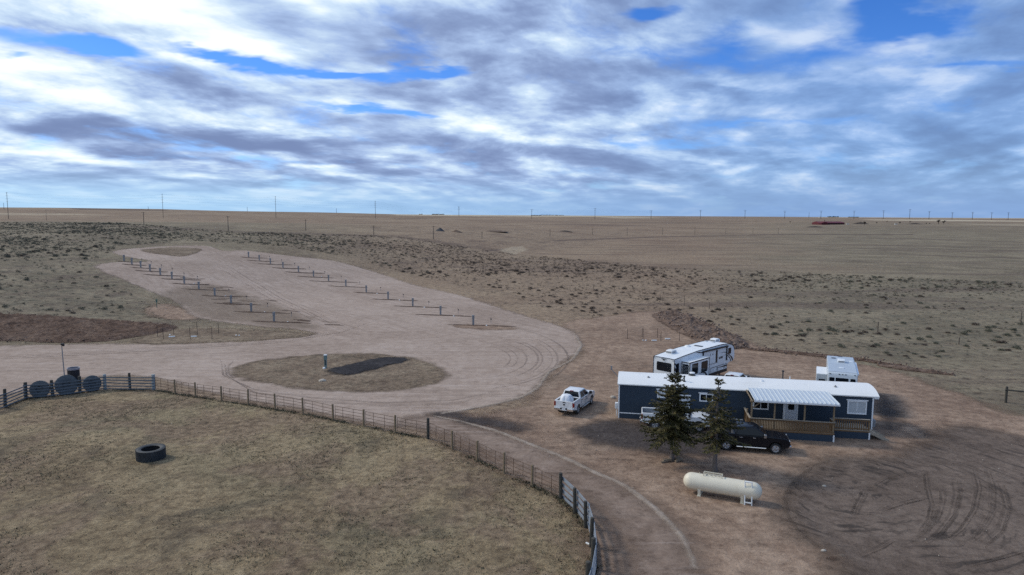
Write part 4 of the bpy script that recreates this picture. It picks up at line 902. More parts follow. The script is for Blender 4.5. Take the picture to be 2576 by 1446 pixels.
def fifth_wheel():
    a = math.radians(45.6)
    o = empty('fifth_wheel_camper', (15.47, 68.2, 0), a, 'big white fifth wheel camper with black swoosh graphics and a slide-out', 'camper')
    w = 1.23; pr = [(0, 1.0), (0, 3.68), (1.5, 3.78), (4.6, 3.93), (9.8, 3.93), (11.3, 3.83), (12.15, 3.66), (12.65, 3.38), (12.88, 2.9), (12.95, 2.35), (12.86, 1.86), (12.62, 1.70), (11.55, 1.62), (11.30, 1.45), (11.22, 1.0)]
    MB().prism(pr, -w, w).build('body', MT['rv_white'], o, bevel=.05, ang=28)
    up = [(.02, 3.68), (1.5, 3.78), (4.6, 3.93), (9.8, 3.93), (11.3, 3.83), (12.1, 3.675)]
    m = MB(); k = len(up); vs = [(x, -w + .09, z + .012) for x, z in up] + [(x, w - .09, z + .012) for x, z in up] + [(x, -w + .09, z - .03) for x, z in up] + [(x, w - .09, z - .03) for x, z in up]
    fs = [(i, i + 1, k + i + 1, k + i) for i in range(k - 1)] + [(2 * k + i, 3 * k + i, 3 * k + i + 1, 2 * k + i + 1) for i in range(k - 1)]
    m.add(vs, fs).build('roof', MT['rv_roof'], o)
    edge = [(.0, 3.66), (1.5, 3.765), (4.6, 3.915), (9.8, 3.915), (11.3, 3.81), (12.15, 3.635), (12.64, 3.36), (12.87, 2.9)]
    for s in (-1, 1):
        m = MB(); wd = [.05] * 5 + [.08, .11, .08]
        m.ribbon([(x, s * (w + .001), z) for x, z in edge], [.075] * 5 + [.10, .13, .06], .012, (0, s, 0)); m.beam((-.008, s * (w - .01), 1.0), (-.008, s * (w - .01), 3.68), .05, .04); m.build('black_edge_trim', MT['trim'], o)
    MB().ribbon([(-.012, -w, 3.67), (-.012, -.6, 3.70), (-.012, .6, 3.70), (-.012, w, 3.67)], [.06] * 4, .012, (-1, 0, 0)).build('black_edge_trim', MT['trim'], o)
    Y = -w - .002
    def side(poly, mt, name, y=Y, th=.012): m = MB().prism(poly, y - th, y + .004); return m.build(name, MT[mt], o)
    # rear window and lights
    rw = MB(); rw.m = Matrix.Rotation(-PI / 2, 4, 'Z'); rw.prism([(p, q) for p, q in rrect(-.82, .88, 2.32, 3.22, .12)], -.02, .004); rw.m = None; rw.build('rear_window', MT['glass'], o)
    MB().box(-.026, -.018, -.055, -.035, 2.34, 3.20).build('window_bar', MT['trim'], o)
    lt = MB()
    for y in (-.22, 0, .22): lt.box(-.05, .0, y - .05, y + .05, 3.55, 3.62)
    lt.box(-.08, .0, -.09, .09, 3.44, 3.535).box(-.04, 0, 1.02, 1.10, 3.50, 3.56).box(-.04, 0, -1.10, -1.02, 3.50, 3.56); lt.build('marker_light', MT['blackplastic'], o)
    for y in (-1.0, 1.0): MB().box(-.03, .005, y - .10, y + .10, 1.25, 1.62).build('tail_light', MT['tail'], o)
    MB().box(-.16, -.0, -1.1, 1.1, .72, .92).build('rear_bumper', MT['trim'], o)
    # right side
    side(rrect(.32, .86, 2.05, 3.20, .08), 'glass', 'side_window')
    side(rrect(11.36, 12.06, 2.62, 3.30, .09), 'glass', 'side_window')
    side(rrect(8.50, 8.92, 2.08, 3.45, .09), 'trim', 'entry_door'); dw = MB()
    for k in range(6): dw.box(8.64, 8.78, Y - .016, Y - .010, 2.25 + .19 * k, 2.33 + .19 * k)
    dw.build('door_glass', MT['glass'], o)
    for x, z in ((7.28, 3.12), (7.85, 3.10)): side(rrect(x - .05, x + .05, z - .11, z + .11, .045), 'trim', 'porch_light')
    m = MB().beam((5.55, Y - .10, 3.70), (11.1, Y - .10, 3.60), .16, .15); m.build('awning', MT['trim'], o)
    for x in (5.66, 10.95): MB().beam((x, Y - .06, 2.0 if x > 8 else 3.2), (x, Y - .06, 3.62), .12, .10).build('awning_arm', MT['trim'], o)
    def swoosh(pts, ws, mt='trim', y=Y): return MB().ribbon([(x, y - .004, z) for x, z in pts], ws, .008, (0, -1, 0)).build('swoosh', MT[mt], o)
    swoosh([(9.6, 2.98), (10.3, 3.0), (11.0, 2.86), (11.6, 2.58), (12.15, 2.22)], [.02, .06, .09, .07, .02])
    swoosh([(10.3, 2.66), (10.9, 2.62), (11.4, 2.42), (11.85, 2.08), (12.05, 1.74)], [.02, .06, .10, .14, .18])
    swoosh([(11.2, 2.60), (11.8, 2.42), (12.25, 2.12), (12.5, 1.78)], [.02, .10, .22, .30])
    swoosh([(4.3, 3.80), (4.9, 3.72), (5.5, 3.62), (5.9, 3.42)], [.05, .13, .10, .02])
    swoosh([(5.6, 2.45), (6.6, 2.17), (7.8, 2.05), (9.2, 2.06)], [.03, .05, .045, .02], 'trim')
    swoosh([(8.8, 1.48), (9.8, 1.42), (11.2, 1.40)], [.02, .10, .18])
    swoosh([(.02, 2.75), (.5, 2.35), (.95, 2.05), (1.4, 1.88)], [.30, .22, .16, .05])
    swoosh([(.02, 3.30), (.25, 3.05), (.5, 2.6)], [.16, .14, .04])
    for x0, x1, z1 in ((7.5, 8.85, 1.62), (9.05, 10.45, 1.64), (10.72, 11.18, 1.62)):
        m = MB(); zb = 1.12
        for p, q in (((x0, zb), (x0, z1)), ((x0, z1), (x1, z1)), ((x1, z1), (x1, zb))): m.beam((p[0], Y - .004, p[1]), (q[0], Y - .004, q[1]), .012, .05)
        m.build('storage_door', MT['trim'], o)
    MB().box(.05, 11.22, -w + .02, w - .02, .70, .998).build('skirt', MT['trim'], o)
    MB().box(5.5, 11.23, -w - .006, -w + .018, .72, 1.06).build('skirt', MT['trim'], o)
    for y in (-.95, .95): MB().box(9.95, 10.06, y - .05, y + .05, .0, .70).build('landing_leg', MT['darkmetal'], o)
    for x in (3.9, 4.9):
        for y in (-1.02, 1.02): wheel(o, x, y, .38, .24)
    text_mesh('SABRE', .36, 'trim', o, Matrix.Translation((9.66, Y - .004, 2.36)) @ Matrix.Rotation(PI / 2, 4, 'X'))
    # slide-out
    s = MB().box(1.40, 5.42, -w - .92, -w + .02, 1.16, 3.28).build('slide_out', MT['rv_white'], o, bevel=.02)
    MB().box(1.42, 5.40, -w - .90, -w, 3.282, 3.30).build('roof', MT['rv_roof'], s)
    ys = -w - .92; m = MB()
    for x in (1.43, 5.385): m.box(x - .05, x + .05, ys - .014, ys + .03, 1.16, 3.29)
    m.box(1.48, 5.335, ys - .014, ys + .03, 3.19, 3.29).box(1.385, 1.396, ys + .031, -w - .01, 3.21, 3.29).box(1.385, 1.398, -w - .08, -w - .01, 1.16, 3.20).build('black_edge_trim', MT['trim'], s)
    for x0, x1, z0, z1 in ((1.86, 3.08, 1.95, 3.06), (3.75, 5.06, 1.90, 3.02)): MB().prism(rrect(x0, x1, z0, z1, .11), ys - .012, ys + .004).build('window', MT['glass'], s)
    m = MB(); m.m = Matrix.Translation((1.395, 0, 0)) @ Matrix.Rotation(-PI / 2, 4, 'Z'); m.prism(rrect(w + .13, w + .80, 1.85, 3.05, .10), -.014, .004); m.m = None; m.build('window', MT['glass'], s)
    bl_ = MB()
    for k in range(7): bl_.box(1.374, 1.380, -w - .74, -w - .19, 1.95 + .15 * k, 1.98 + .15 * k)
    bl_.build('blind', MT['blind'], s)
    for pts, ws in (([(3.3, 1.86), (4.0, 1.90), (4.6, 1.75), (5.0, 1.35)], [.03, .12, .20, .24]), ([(2.4, 1.25), (3.2, 1.30), (4.0, 1.42), (4.5, 1.30), (4.7, 1.2)], [.04, .12, .22, .2, .1])):
        MB().ribbon([(x, ys - .004, z) for x, z in pts], ws, .008, (0, -1, 0)).build('swoosh', MT['trim'], s)
    ac_unit(o, 2.1, .45, 3.83); ac_unit(o, 11.55, .55, 3.82)
    MB().box(6.75, 7.15, -.42, .48, 3.93, 4.0).build('roof_vent', MT['trim'], o, bevel=.02)
    MB().lathe([(0, .16), (.22, .14), (.34, .04), (.36, 0)], 18, 'z', (5.9, .75, 3.94)).build('antenna_dome', MT['rv_roof'], o)
    MB().box(10.0, 10.3, .7, 1.05, 3.92, 3.99).box(10.2, 10.5, -.1, .2, 3.92, 3.98).build('roof_vent', MT['rv_grey'], o, bevel=.02)
fifth_wheel()
def grey_trailer():
    a = math.radians(66)
    o = empty('travel_trailer', (30.6, 61.9, 0), a, 'pale grey travel trailer seen from behind past the right end of the mobile home', 'camper')
    w, Lt = 1.25, 9.2
    pr = [(0, .7), (0, 3.45), (.10, 3.62), (.3, 3.68), (4, 3.74), (8.6, 3.60), (9.1, 3.2), (9.2, 2.2), (9.0, 1.0), (8.6, .7)]
    MB().prism(pr, -w, w).build('body', MT['rv_grey'], o, bevel=.07, seg=3)
    up = [(.28, 3.68), (4, 3.74), (8.5, 3.605)]; k = 3
    MB().add([(x, -w + .08, z + .012) for x, z in up] + [(x, w - .08, z + .012) for x, z in up], [(0, 1, 4, 3), (1, 2, 5, 4)]).build('roof', MT['rv_greyroof'], o)
    def rear(poly, mt, name): m = MB(); m.m = Matrix.Rotation(-PI / 2, 4, 'Z'); m.prism(poly, -.016, .004); m.m = None; m.build(name, MT[mt], o)
    rear(rrect(-1.10, -.67, 2.2, 3.18, .07), 'glass', 'rear_window'); rear(rrect(-.57, .51, 2.2, 3.18, .07), 'glass', 'rear_window'); rear(rrect(.66, 1.09, 2.2, 3.18, .07), 'glass', 'rear_window')
    m = MB()
    for u in (-1.05, -.28, 0, .26, 1.02): m.box(-.012, .06, -u - .06, -u + .06, 3.49, 3.55)
    m.build('marker_light', MT['trim'], o)
    for y in (-1.05, 1.05): MB().box(-.03, .01, y - .08, y + .08, 1.1, 1.5).build('tail_light', MT['tail'], o)
    MB().box(-.14, -.002, -1.1, 1.1, .55, .72).build('rear_bumper', MT['darkmetal'], o)
    s = MB().box(1.5, 4.9, w - .02, w + .96, .95, 3.08).build('slide_out', MT['rv_grey'], o, bevel=.03)
    MB().box(1.52, 4.88, w + .06, w + .94, 3.082, 3.10).build('roof', MT['rv_roof'], s)
    MB().box(1.51, 4.88, w + .002, w + .055, 3.082, 3.13).build('awning_roll', MT['rv_white'], s)
    m = MB(); m.m = Matrix.Translation((1.5, 0, 0)) @ Matrix.Rotation(-PI / 2, 4, 'Z'); m.prism(rrect(-w - .74, -w - .16, 2.0, 2.6, .06), -.014, .004); m.m = None; m.build('window', MT['glass'], s)
    MB().prism([(4.4, 3.72), (4.42, 3.98), (4.6, 4.05), (5.3, 4.02), (5.5, 3.72)], -.34, .34).build('air_conditioner', MT['rv_white'], o, bevel=.05)
    MB().box(4.405, 4.42, -.28, .28, 3.78, 3.93).build('air_conditioner', MT['galv'], o)
    MB().box(1.85, 2.2, -.18, .28, 3.70, 3.78).build('roof_vent', MT['rv_white'], o, bevel=.03)
    MB().box(6.8, 7.2, .45, .85, 3.66, 3.70).build('roof_vent', MT['trim'], o); MB().box(8.2, 8.45, -.2, .2, 3.61, 3.65).build('roof_vent', MT['trim'], o)
    MB().box(5.5, 5.9, -1.1, -.75, 3.68, 3.75).build('roof_vent', MT['rv_white'], o, bevel=.02)
    MB().beam((.6, -w - .07, 3.5), (6, -w - .07, 3.55), .12, .12).build('awning', MT['rv_white'], o)
    for x in (4.1, 5.0):
        for y in (-1.05, 1.05): wheel(o, x, y, .36, .22)
    MB().box(.1, 8.7, -1.0, 1.0, .5, .702).build('chassis', MT['darkmetal'], o)
    MB().beam((8.6, .5, .55), (10.1, 0, .5), .1, .12).beam((8.6, -.5, .55), (10.1, 0, .5), .1, .12).tube((9.8, 0, 0), (9.8, 0, .6), .04).build('hitch', MT['darkmetal'], o)
grey_trailer()

# ================================================================== PROPANE TANK
def propane():
    p0 = Vector((12.25, 43.0, 0)); p1 = Vector((14.92, 41.78, 0)); mid = (Vector((11.39, 43.3, 0)) + Vector((15.73, 41.3, 0))) / 2
    rz = math.atan2(-2.0, 4.34)
    o = empty('propane_tank', mid, rz, 'long cream coloured propane tank lying in the yard below the spruces', 'propane tank')
    R, Lh, zc_ = .55, 1.90, .79; pr = []
    for i in range(9): b = PI / 2 * i / 8; pr.append((R * math.sin(b), -Lh - R * .98 * math.cos(b)))
    for i in range(1, 12): pr.append((R, -Lh + 2 * Lh * i / 12))
    for i in range(8, -1, -1): b = PI / 2 * i / 8; pr.append((R * math.sin(b), Lh + R * .98 * math.cos(b)))
    MB().lathe(pr, 40, 'x', (0, 0, zc_)).build('tank_shell', MT['tank'], o, ang=60)
    g = MB(); zt = zc_ + R
    for y in (-.17, .17): g.beam((-1.15, y, zt + .14), (.0, y, zt + .14), .025, .07)
    for x in (-1.15, 0): g.beam((x, -.17, zt + .14), (x, .17, zt + .14), .025, .07)
    for x in (-1.15, -.58, 0):
        for y in (-.17, .17): g.beam((x, y, zt - .06), (x, y, zt + .13), .03, .03)
    g.build('valve_guard', MT['tank'], o)
    v = MB()
    for x in (-.95, -.7, -.45, -.2): v.tube((x, 0, zt - .03), (x, 0, zt + .09), .035)
    v.build('valve', MT['galv'], o)
    MB().tube((1.35, 0, zt - .02), (1.35, 0, zt + .05), .05).box(-1.45, -1.39, -.02, .02, zt - .05, zt + .07).build('lifting_lug', MT['tank'], o)
    for x in (-1.35, 1.30):
        m = MB().prism([(-.40, 0), (.40, 0), (.46, .5), (-.46, .5)], -.09, .09); m.v = [(y + x, u, z) for u, y, z in m.v]
        m.box(x - .11, x + .11, -.5, .5, -.02, .05); m.build('saddle', MT['tank'], o)
propane()
def ladder():
    a = Vector((14.72, 41.30, 0)); b = Vector((15.08, 41.15, 0)); up = Vector((.02, .12, .98)) * 1.5
    a = Vector((14.66, 41.16, 0)); b = Vector((15.05, 41.0, 0))
    m = MB().beam(a, a + up, .06, .05).beam(b, b + up, .06, .05)
    for k in (.12, .985): m.beam(a + up * k, b + up * k, .09, .06)
    o = m.build('short_ladder', MT['pvc']); tag(o, 'short white step frame leaning on the right end of the propane tank', 'ladder')
ladder()

# ================================================================== SPRUCES
def spruce(base, hgt, rad, label, seed, dens, clear, top_lean):
    rnd = random.Random(seed); o = empty('spruce_tree', base, rnd.random() * 6, label, 'spruce tree', 'spruces in front of the mobile home')
    inv = Matrix.Rotation(-o.rotation_euler.z, 3, 'Z')
    t = MB(); k = 14; prev = None
    axis = lambda f: Vector((top_lean[0] * f ** 2, top_lean[1] * f ** 2, hgt * f))
    for i in range(k + 1):
        f = i / k; p = inv @ axis(f); r = .155 * (1 - f) ** .8 + .012
        if i == 0: r *= 1.35
        if prev: t.tube(prev[0], p, prev[1], r, 10, False)
        prev = (p, r)
    V = []; Fq = []
    def spray(p, d, L, w, roll):
        u = d.orthogonal().normalized(); n = d.cross(u); s = (u * math.cos(roll) + n * math.sin(roll)) * w
        nn = (-u * math.sin(roll) + n * math.cos(roll)) * w * .35
        b = len(V); m = p + d * L * .45
        V.extend([p, m + s + nn, p + d * L, m - s + nn]); Fq.append((b, b + 1, b + 2, b + 3))
    nw = int(hgt * 6.4 * dens)
    for i in range(nw):
        f = clear + (1 - clear) * (i + rnd.random()) / nw * .985
        g = (f - clear) / (1 - clear)
        prof = (1 - g) ** .85 * (.55 + .45 * min(1, g / .10 + .3)) + .05
        nb = rnd.choice([3, 4, 5]) if g < .9 else 3
        a0 = rnd.random() * 6.28
        for j in range(nb):
            a = a0 + 6.283 * j / nb + rnd.uniform(-.35, .35); L = rad * prof * rnd.uniform(.62, 1.14)
            if rnd.random() < .14: L *= rnd.uniform(.3, .6)
            if rnd.random() < .10: L *= 1.15
            dr = Vector((math.cos(a), math.sin(a), 0)); st = inv @ axis(f)
            rise = .42 * (g - .38) + rnd.uniform(-.16, .18)
            pts = []
            ns = max(3, int(L / .17))
            for s in range(ns + 1):
                q = s / ns
                pts.append(st + dr * L * q + Vector((0, 0, L * (rise * q - .30 * q * q + .22 * q ** 4) * (1.0 if g < .75 else .3) + (.6 * L * q if g > .85 else 0))))
            t.tube(pts[0], pts[len(pts) // 2], .020 * (1.2 - g), .012, 5, False); t.tube(pts[len(pts) // 2], pts[-1], .012, .004, 4, False)
            for s in range(1, ns + 1):
                q = s / ns; p = pts[s]; dv = (pts[s] - pts[s - 1]).normalized(); sd = dv.cross(Vector((0, 0, 1))).normalized()
                wid = L * .42 * (1.05 - q) * (q ** .35) + .07
                for _ in range(3):
                    for sg in (-1, 1):
                        if rnd.random() > .93 * (dens ** .3): continue
                        tl = wid * rnd.uniform(.55, 1.15); td = (dv * rnd.uniform(.5, 1.0) + sd * sg * rnd.uniform(.6, 1.1) + Vector((0, 0, rnd.uniform(-.40, .12)))).normalized()
                        pp = p + dv * rnd.uniform(-.08, .08)
                        m = max(1, int(tl / .13))
                        for e in range(m):
                            spray(pp + td * tl * e / m, (td + Vector((rnd.uniform(-.4, .4), rnd.uniform(-.4, .4), rnd.uniform(-.5, .25)))).normalized(), rnd.uniform(.16, .30), rnd.uniform(.034, .060), rnd.random() * 3.14)
                if rnd.random() < .8: spray(p, (dv + Vector((0, 0, rnd.uniform(-.7, .1)))).normalized(), rnd.uniform(.16, .28), .04, rnd.random() * 3.14)
            spray(pts[-1], dv, .22, .03, 0); spray(pts[-1], dv, .22, .03, 1.57)
    tp = inv @ axis(1)
    for _ in range(10): spray(tp - Vector((0, 0, rnd.uniform(0, .5))), Vector((rnd.uniform(-.5, .5), rnd.uniform(-.5, .5), 1)).normalized(), .28, .035, rnd.random() * 3)
    t.build('trunk', MT['bark'], o)
    np_mesh('crown', [tuple(v) for v in V], Fq, MT['needles'], smooth=False, parent=o)
    return len(Fq)
spruce((11.92, 48.93, 0), 6.45, 2.55, 'fuller dark green spruce with bare trunk, left one of the pair', 3, 1.0, .30, (.05, 0))
spruce((14.46, 46.84, 0), 6.6, 2.2, 'thinner spruce with see-through crown behind the propane tank', 9, .52, .32, (.05, 0))
m = MB()
for (a, b, r) in (((-.75, -.25, .1), (-.1, -.05, .16), .14), ((.25, .05, .12), (.55, .25, .2), .16), ((-.95, -.42, .06), (-.6, -.30, .08), .08), ((.15, -.25, .08), (.75, .12, .1), .10)): m.tube(a, b, r, r * .8, 9)
o = m.build('log_pile', MT['stump']); o.location = (11.92, 48.78, 0); tag(o, 'few split logs lying round the foot of the left spruce', 'logs')
# ================================================================== FENCES
def post_mb(p, h, r, lean=(0, 0), sq=False, n=10):
    m = MB(); top = Vector(p) + Vector((lean[0], lean[1], h)); b = Vector(p) - Vector((0, 0, .1))
    m.tube(b, top - Vector((0, 0, .03)), r * 1.05, r, n); m.tube(top - Vector((0, 0, .03)), top, r, r * .8, n); return m
def wpts(L): return [hit(*p) for p in L]
def board_fence(label, pts, hs, rs, mts, nb, boardmat, bw, side, seed):
    rnd = random.Random(seed); o = empty('board_fence', pts[0], 0, label, 'fence', 'board fences of the paddock')
    inv = -Vector(pts[0])
    for p, h, r, mt in zip(pts, hs, rs, mts): post_mb(Vector(p) + inv, h, r, (rnd.uniform(-.05, .05), rnd.uniform(-.05, .05))).build('post', MT[mt], o)
    for a, b, h in zip(pts[:-1], pts[1:], hs):
        a = Vector(a) + inv; b = Vector(b) + inv; d = (b - a).normalized(); sd = Vector((d.y, -d.x, 0)) * side
        for k in range(nb):
            z = .16 + (1.32 - .16) * k / (nb - 1)
            p = a - d * .12 + sd + Vector((0, 0, z + rnd.uniform(-.03, .03))); q = b + d * .12 + sd * (1.12) + Vector((0, 0, z + rnd.uniform(-.03, .03)))
            MB().beam(p, q, .04, bw * rnd.uniform(.9, 1.1)).build('board', MT[boardmat], o)
    return o
bp = wpts(FENCE_BOARD_L); ext = bp[0] + (bp[0] - bp[1]) * 1.1 + Vector((-1.0, -1.6, 0)); bp = [ext] + bp
board_fence('grey board fence with tyres leaning behind it, left of the pipe fence', bp, [1.6, 1.75, 1.62, 1.65, 1.72, 1.62, 1.78, 1.62], [.13, .13, .15, .14, .14, .15, .12, .17],
            ['darkpost', 'darkpost', 'darkpost', 'darkpost', 'darkpost', 'palepost', 'darkpost', 'palepost'], 5, 'greyboard', .105, .16, 5)
rp = wpts(FENCE_BOARD_R)
board_fence('silver grey board fence on dark posts curving along the driveway at the bottom', rp, [1.75, 1.6, 1.62, 1.7, 1.7, 1.75, 1.75], [.12, .11, .11, .11, .12, .13, .13],
            ['darkpost'] * 7, 4, 'silverboard', .22, -.15, 8)
def pipe_fence():
    pts = wpts(FENCE_PIPE); o = empty('pipe_fence', pts[0], 0, 'rusty pipe panel fence on wooden posts along the gravel road', 'fence'); inv = -pts[0]
    rnd = random.Random(4); n = len(pts)
    for i, p in enumerate(pts[1:-1], 1):
        big = i == 10
        post_mb(p + inv, 1.72 if big else rnd.uniform(1.46, 1.56), .115 if big else .085, (rnd.uniform(-.03, .03), 0)).build('post', MT['darkpost' if big else 'postwood'], o)
    for i in range(n - 1):
        a = pts[i] + inv; b = pts[i + 1] + inv; d = (b - a).normalized(); off = Vector((d.y, -d.x, 0)) * -.10
        a2 = a + d * .16 + off; b2 = b - d * .16 + off; Z = lambda z: Vector((0, 0, z)); m = MB(); sag = rnd.uniform(-.03, .03)
        for z in (.18, .46, .74, 1.02, 1.30): m.tube(a2 + Z(z + sag), b2 + Z(z - sag), .020, .020, 6)
        for f in (0, .28, .66, 1): p = a2.lerp(b2, f); m.tube(p + Z(.16), p + Z(1.32), .018, .018, 6)
        m.build('gate_panel' if i == 10 else 'pipe_panel', MT['rust'], o)
pipe_fence()
p0 = hit(*zc(3900, 1520, 12.05)(1475, 1095)); p1 = hit(2665, 1026)
o = empty('rail_fence', p0, 0, 'dark post and single rail at the right edge of the grass', 'fence'); dd = p1 - p0
post_mb((0, 0, 0), 1.62, .11).build('post', MT['darkpost'], o); post_mb(dd, 1.62, .11).build('post', MT['darkpost'], o)
MB().tube(Vector((-.15, 0, 1.28)), dd + Vector((0, 0, 1.28)), .075, .07, 9).build('rail', MT['darkpost'], o)

# ================================================================== TYRES, DRUM, CAMERA POLE
def tyre_mb(R, w, hole, lugs=34):
    m = MB(); h = w / 2
    pr = [(hole, -h * .80), (hole + .05, -h * .92), (R * .86, -h), (R * .95, -h * .90), (R * .965, -h * .6), (R * .965, h * .6), (R * .95, h * .90), (R * .86, h), (hole + .05, h * .92), (hole, h * .80), (hole + .06, h * .6), (R * .88, h * .5), (R * .88, -h * .5), (hole + .06, -h * .6)]
    m.lathe(pr, 48, 'z', (0, 0, 0), closed=True)
    for i in range(lugs):
        a = 2 * PI * i / lugs
        for s in (-1, 1):
            b = a + (.5 * 2 * PI / lugs if s > 0 else 0); c, sn = math.cos(b), math.sin(b); c2, s2 = math.cos(b + .10), math.sin(b + .10); w2 = .055 * 34 / lugs
            vs = []
            for rr in (R * .955, R):
                for (cc, ss_, z) in ((c, sn, s * .04 * w), (c2, s2, s * h * .92)):
                    vs += [(rr * cc - w2 * ss_, rr * ss_ + w2 * cc, z), (rr * cc + w2 * ss_, rr * ss_ - w2 * cc, z)]
            m.add(vs, [(0, 1, 3, 2), (4, 6, 7, 5), (0, 4, 5, 1), (2, 3, 7, 6), (0, 2, 6, 4), (1, 5, 7, 3)])
    return m
t = tyre_mb(1.0, .80, .62, 62).build('big_tyre', MT['rubber']); p = hit(380, 1152); t.location = p + Vector((0, 0, .40)); t.rotation_euler = (math.radians(1.5), 0, .4)
tag(t, 'huge black tractor tyre lying flat on the paddock grass', 'tyre')
for i, ((a, b), R, lab) in enumerate([((455, 985), .84, 'left one of three dark tyres standing behind the grey board fence'), ((765, 950), 1.0, 'largest tyre standing behind the board fence, in front of the dark drum'), ((1060, 925), .82, 'right one of three dark tyres standing behind the grey board fence')]):
    q0, q1 = bp[2 + i], bp[3 + i]; d = (q1 - q0).normalized(); f = (.52, .52, .5)[i]; c = q0.lerp(q1, f) + Vector((-d.y, d.x, 0)) * .18
    t = tyre_mb(R, .42, R * .36, 26).lathe([(0, -.05), (R * .40, -.05), (R * .40, .05), (0, .05)], 24).build('standing_tyre', MT['faded']); t.location = c + Vector((0, 0, R - .05)); t.rotation_euler = (PI / 2 - .12, 0, math.atan2(d.y, d.x))
    tag(t, lab, 'tyre', 'tyres behind the board fence')
dp = bp[4] + Vector((-.45, 1.6, 0)); dp = hit(186.5, 962)
o = empty('steel_drum', dp, .2, 'dark open topped burn drum with a bare steel rim behind the board fence', 'drum')
MB().lathe([(0, .02), (.56, .02), (.57, .5), (.585, .52), (.57, .54), (.57, 1.0), (.585, 1.02), (.57, 1.04), (.57, 1.48), (.53, 1.48), (.53, .3), (0, .28)], 28).build('drum_body', MT['darkmetal'], o)
MB().lathe([(.575, 1.42), (.60, 1.44), (.60, 1.62), (.525, 1.62), (.525, 1.42)], 28, closed=True).build('rim', MT['rimmetal'], o)
pp = hit(164, 968); o = empty('camera_pole', pp, 0, 'thin grey pole with a small black camera on top, beside the drum', 'pole')
MB().tube((0, 0, -.1), (-.10, 0, 4.05), .055, .045, 10).build('pole', MT['galv'], o)
MB().tube((-.10, 0, 4.05), (-.08, -.0, 4.32), .03).box(-.14, .14, -.12, .10, 4.24, 4.44).lathe([(0, 4.12), (.1, 4.14), (.12, 4.22), (.06, 4.26)], 12, 'z', (.08, 0, 0)).build('camera', MT['blackplastic'], o)

# ================================================================== HOOKUP PEDESTALS
def pedestal_proto():
    o = empty('hookup_pedestal', (0, 0, 0)); 
    MB().box(-.14, .14, -.10, .10, -.05, 1.0).build('post', MT['galv'], o, bevel=.01)
    b = MB().box(-.17, .17, -.13, .13, 1.0, 1.55).prism([(-.19, 1.552), (.19, 1.552), (.16, 1.62), (-.16, 1.62)], -.15, .15).build('outlet_box', MT['galv'], o, bevel=.01)
    MB().box(-.125, .125, -.140, -.129, 1.06, 1.44).build('cover', MT['galv'], b)
    return o
def hydrant_proto():
    o = empty('yard_hydrant', (0, 0, 0))
    MB().tube((0, 0, -.05), (0, 0, .62), .035, .03, 8).build('standpipe', MT['galv'], o)
    MB().lathe([(0, .60), (.08, .62), (.10, .72), (.07, .82), (.0, .84)], 10).tube((0, 0, .72), (.18, 0, .64), .04, .035, 8).tube((-.02, 0, .84), (-.16, 0, .92), .02, .02, 6).build('head', MT['darkmetal'], o)
    return o
def cap_proto(): return MB().lathe([(0, .12), (.10, .12), (.12, .10), (.12, .02), (.16, .0)], 12).build('drain_cap', MT['pvc'])
PED, HYD, CAP = pedestal_proto(), hydrant_proto(), cap_proto()
used = set()
def put(proto, loc, rz, label, cat, group):
    o = proto if proto.name not in used else copy_tree(proto)
    used.add(proto.name); o.location = loc; o.rotation_euler = (0, 0, rz); return tag(o, label, cat, group)
hgts = {}
for side_, row, zf in (('left', LROW, z5), ('right', RROW, z6)):
    n = len(row)
    for i, (a, b) in enumerate(row):
        k = n - 1 - i; p = hit(*zf(a, b - 3)); w = '%s' % ORD[k]
        lab = 'grey hookup pedestal, %s from the road in the %s row of the lot' % (w, side_)
        o = put(PED, p, .15, lab, 'pedestal', 'hookup pedestals in the gravel lot'); o.scale = (1.15, 1.15, 1.0)
LH = [(525, 243), (630, 274), (745, 312), (865, 354), (998, 404), (1147, 442), (1500, 588), (1697, 668), (1932, 752), (2200, 860)]
RH = [(418, 175), (530, 208), (651, 243), (790, 280), (935, 321), (1088, 366), (1262, 420), (1457, 474), (1670, 542), (1909, 612), (2185, 690), (2491, 780)]
for side_, row, zf in (('left', LH, z5), ('right', RH, z6)):
    for i, (a, b) in enumerate(row): put(HYD, hit(*zf(a, b)), random.uniform(-.6, .6), 'small dark water hydrant, %s from the road in the %s row' % (ORD[len(row) - 1 - i], side_), 'hydrant', 'yard hydrants in the gravel lot')
LC = [(1110, 492), (1460, 632), (1900, 814), (2158, 924)]; RC = [(904, 346), (1425, 506), (1633, 568), (1868, 636), (2143, 719), (2450, 807)]
for side_, row, zf in (('left', LC, z5), ('right', RC, z6)):
    for i, (a, b) in enumerate(row): put(CAP, hit(*zf(a, b)) + Vector((0, 0, .08)), 0, 'small white drain cap on the gravel, %s from the road in the %s row' % (ORD[len(row) - 1 - i], side_), 'cap', 'white drain caps')
for i, (x, y, lab) in enumerate([(427.5, 843, 'white drain cap among the stakes, left of the left white pipe'), (594, 844, 'left one of two white drain caps between the road stakes'), (601.5, 844.5, 'right one of two white drain caps between the road stakes'), (1617, 856.5, 'left one of two white drain caps by the stakes behind the campers'), (1624, 856.5, 'right one of two white drain caps by the stakes behind the campers')]):
    put(CAP, hit(x, y), 0, lab, 'cap', 'white drain caps')
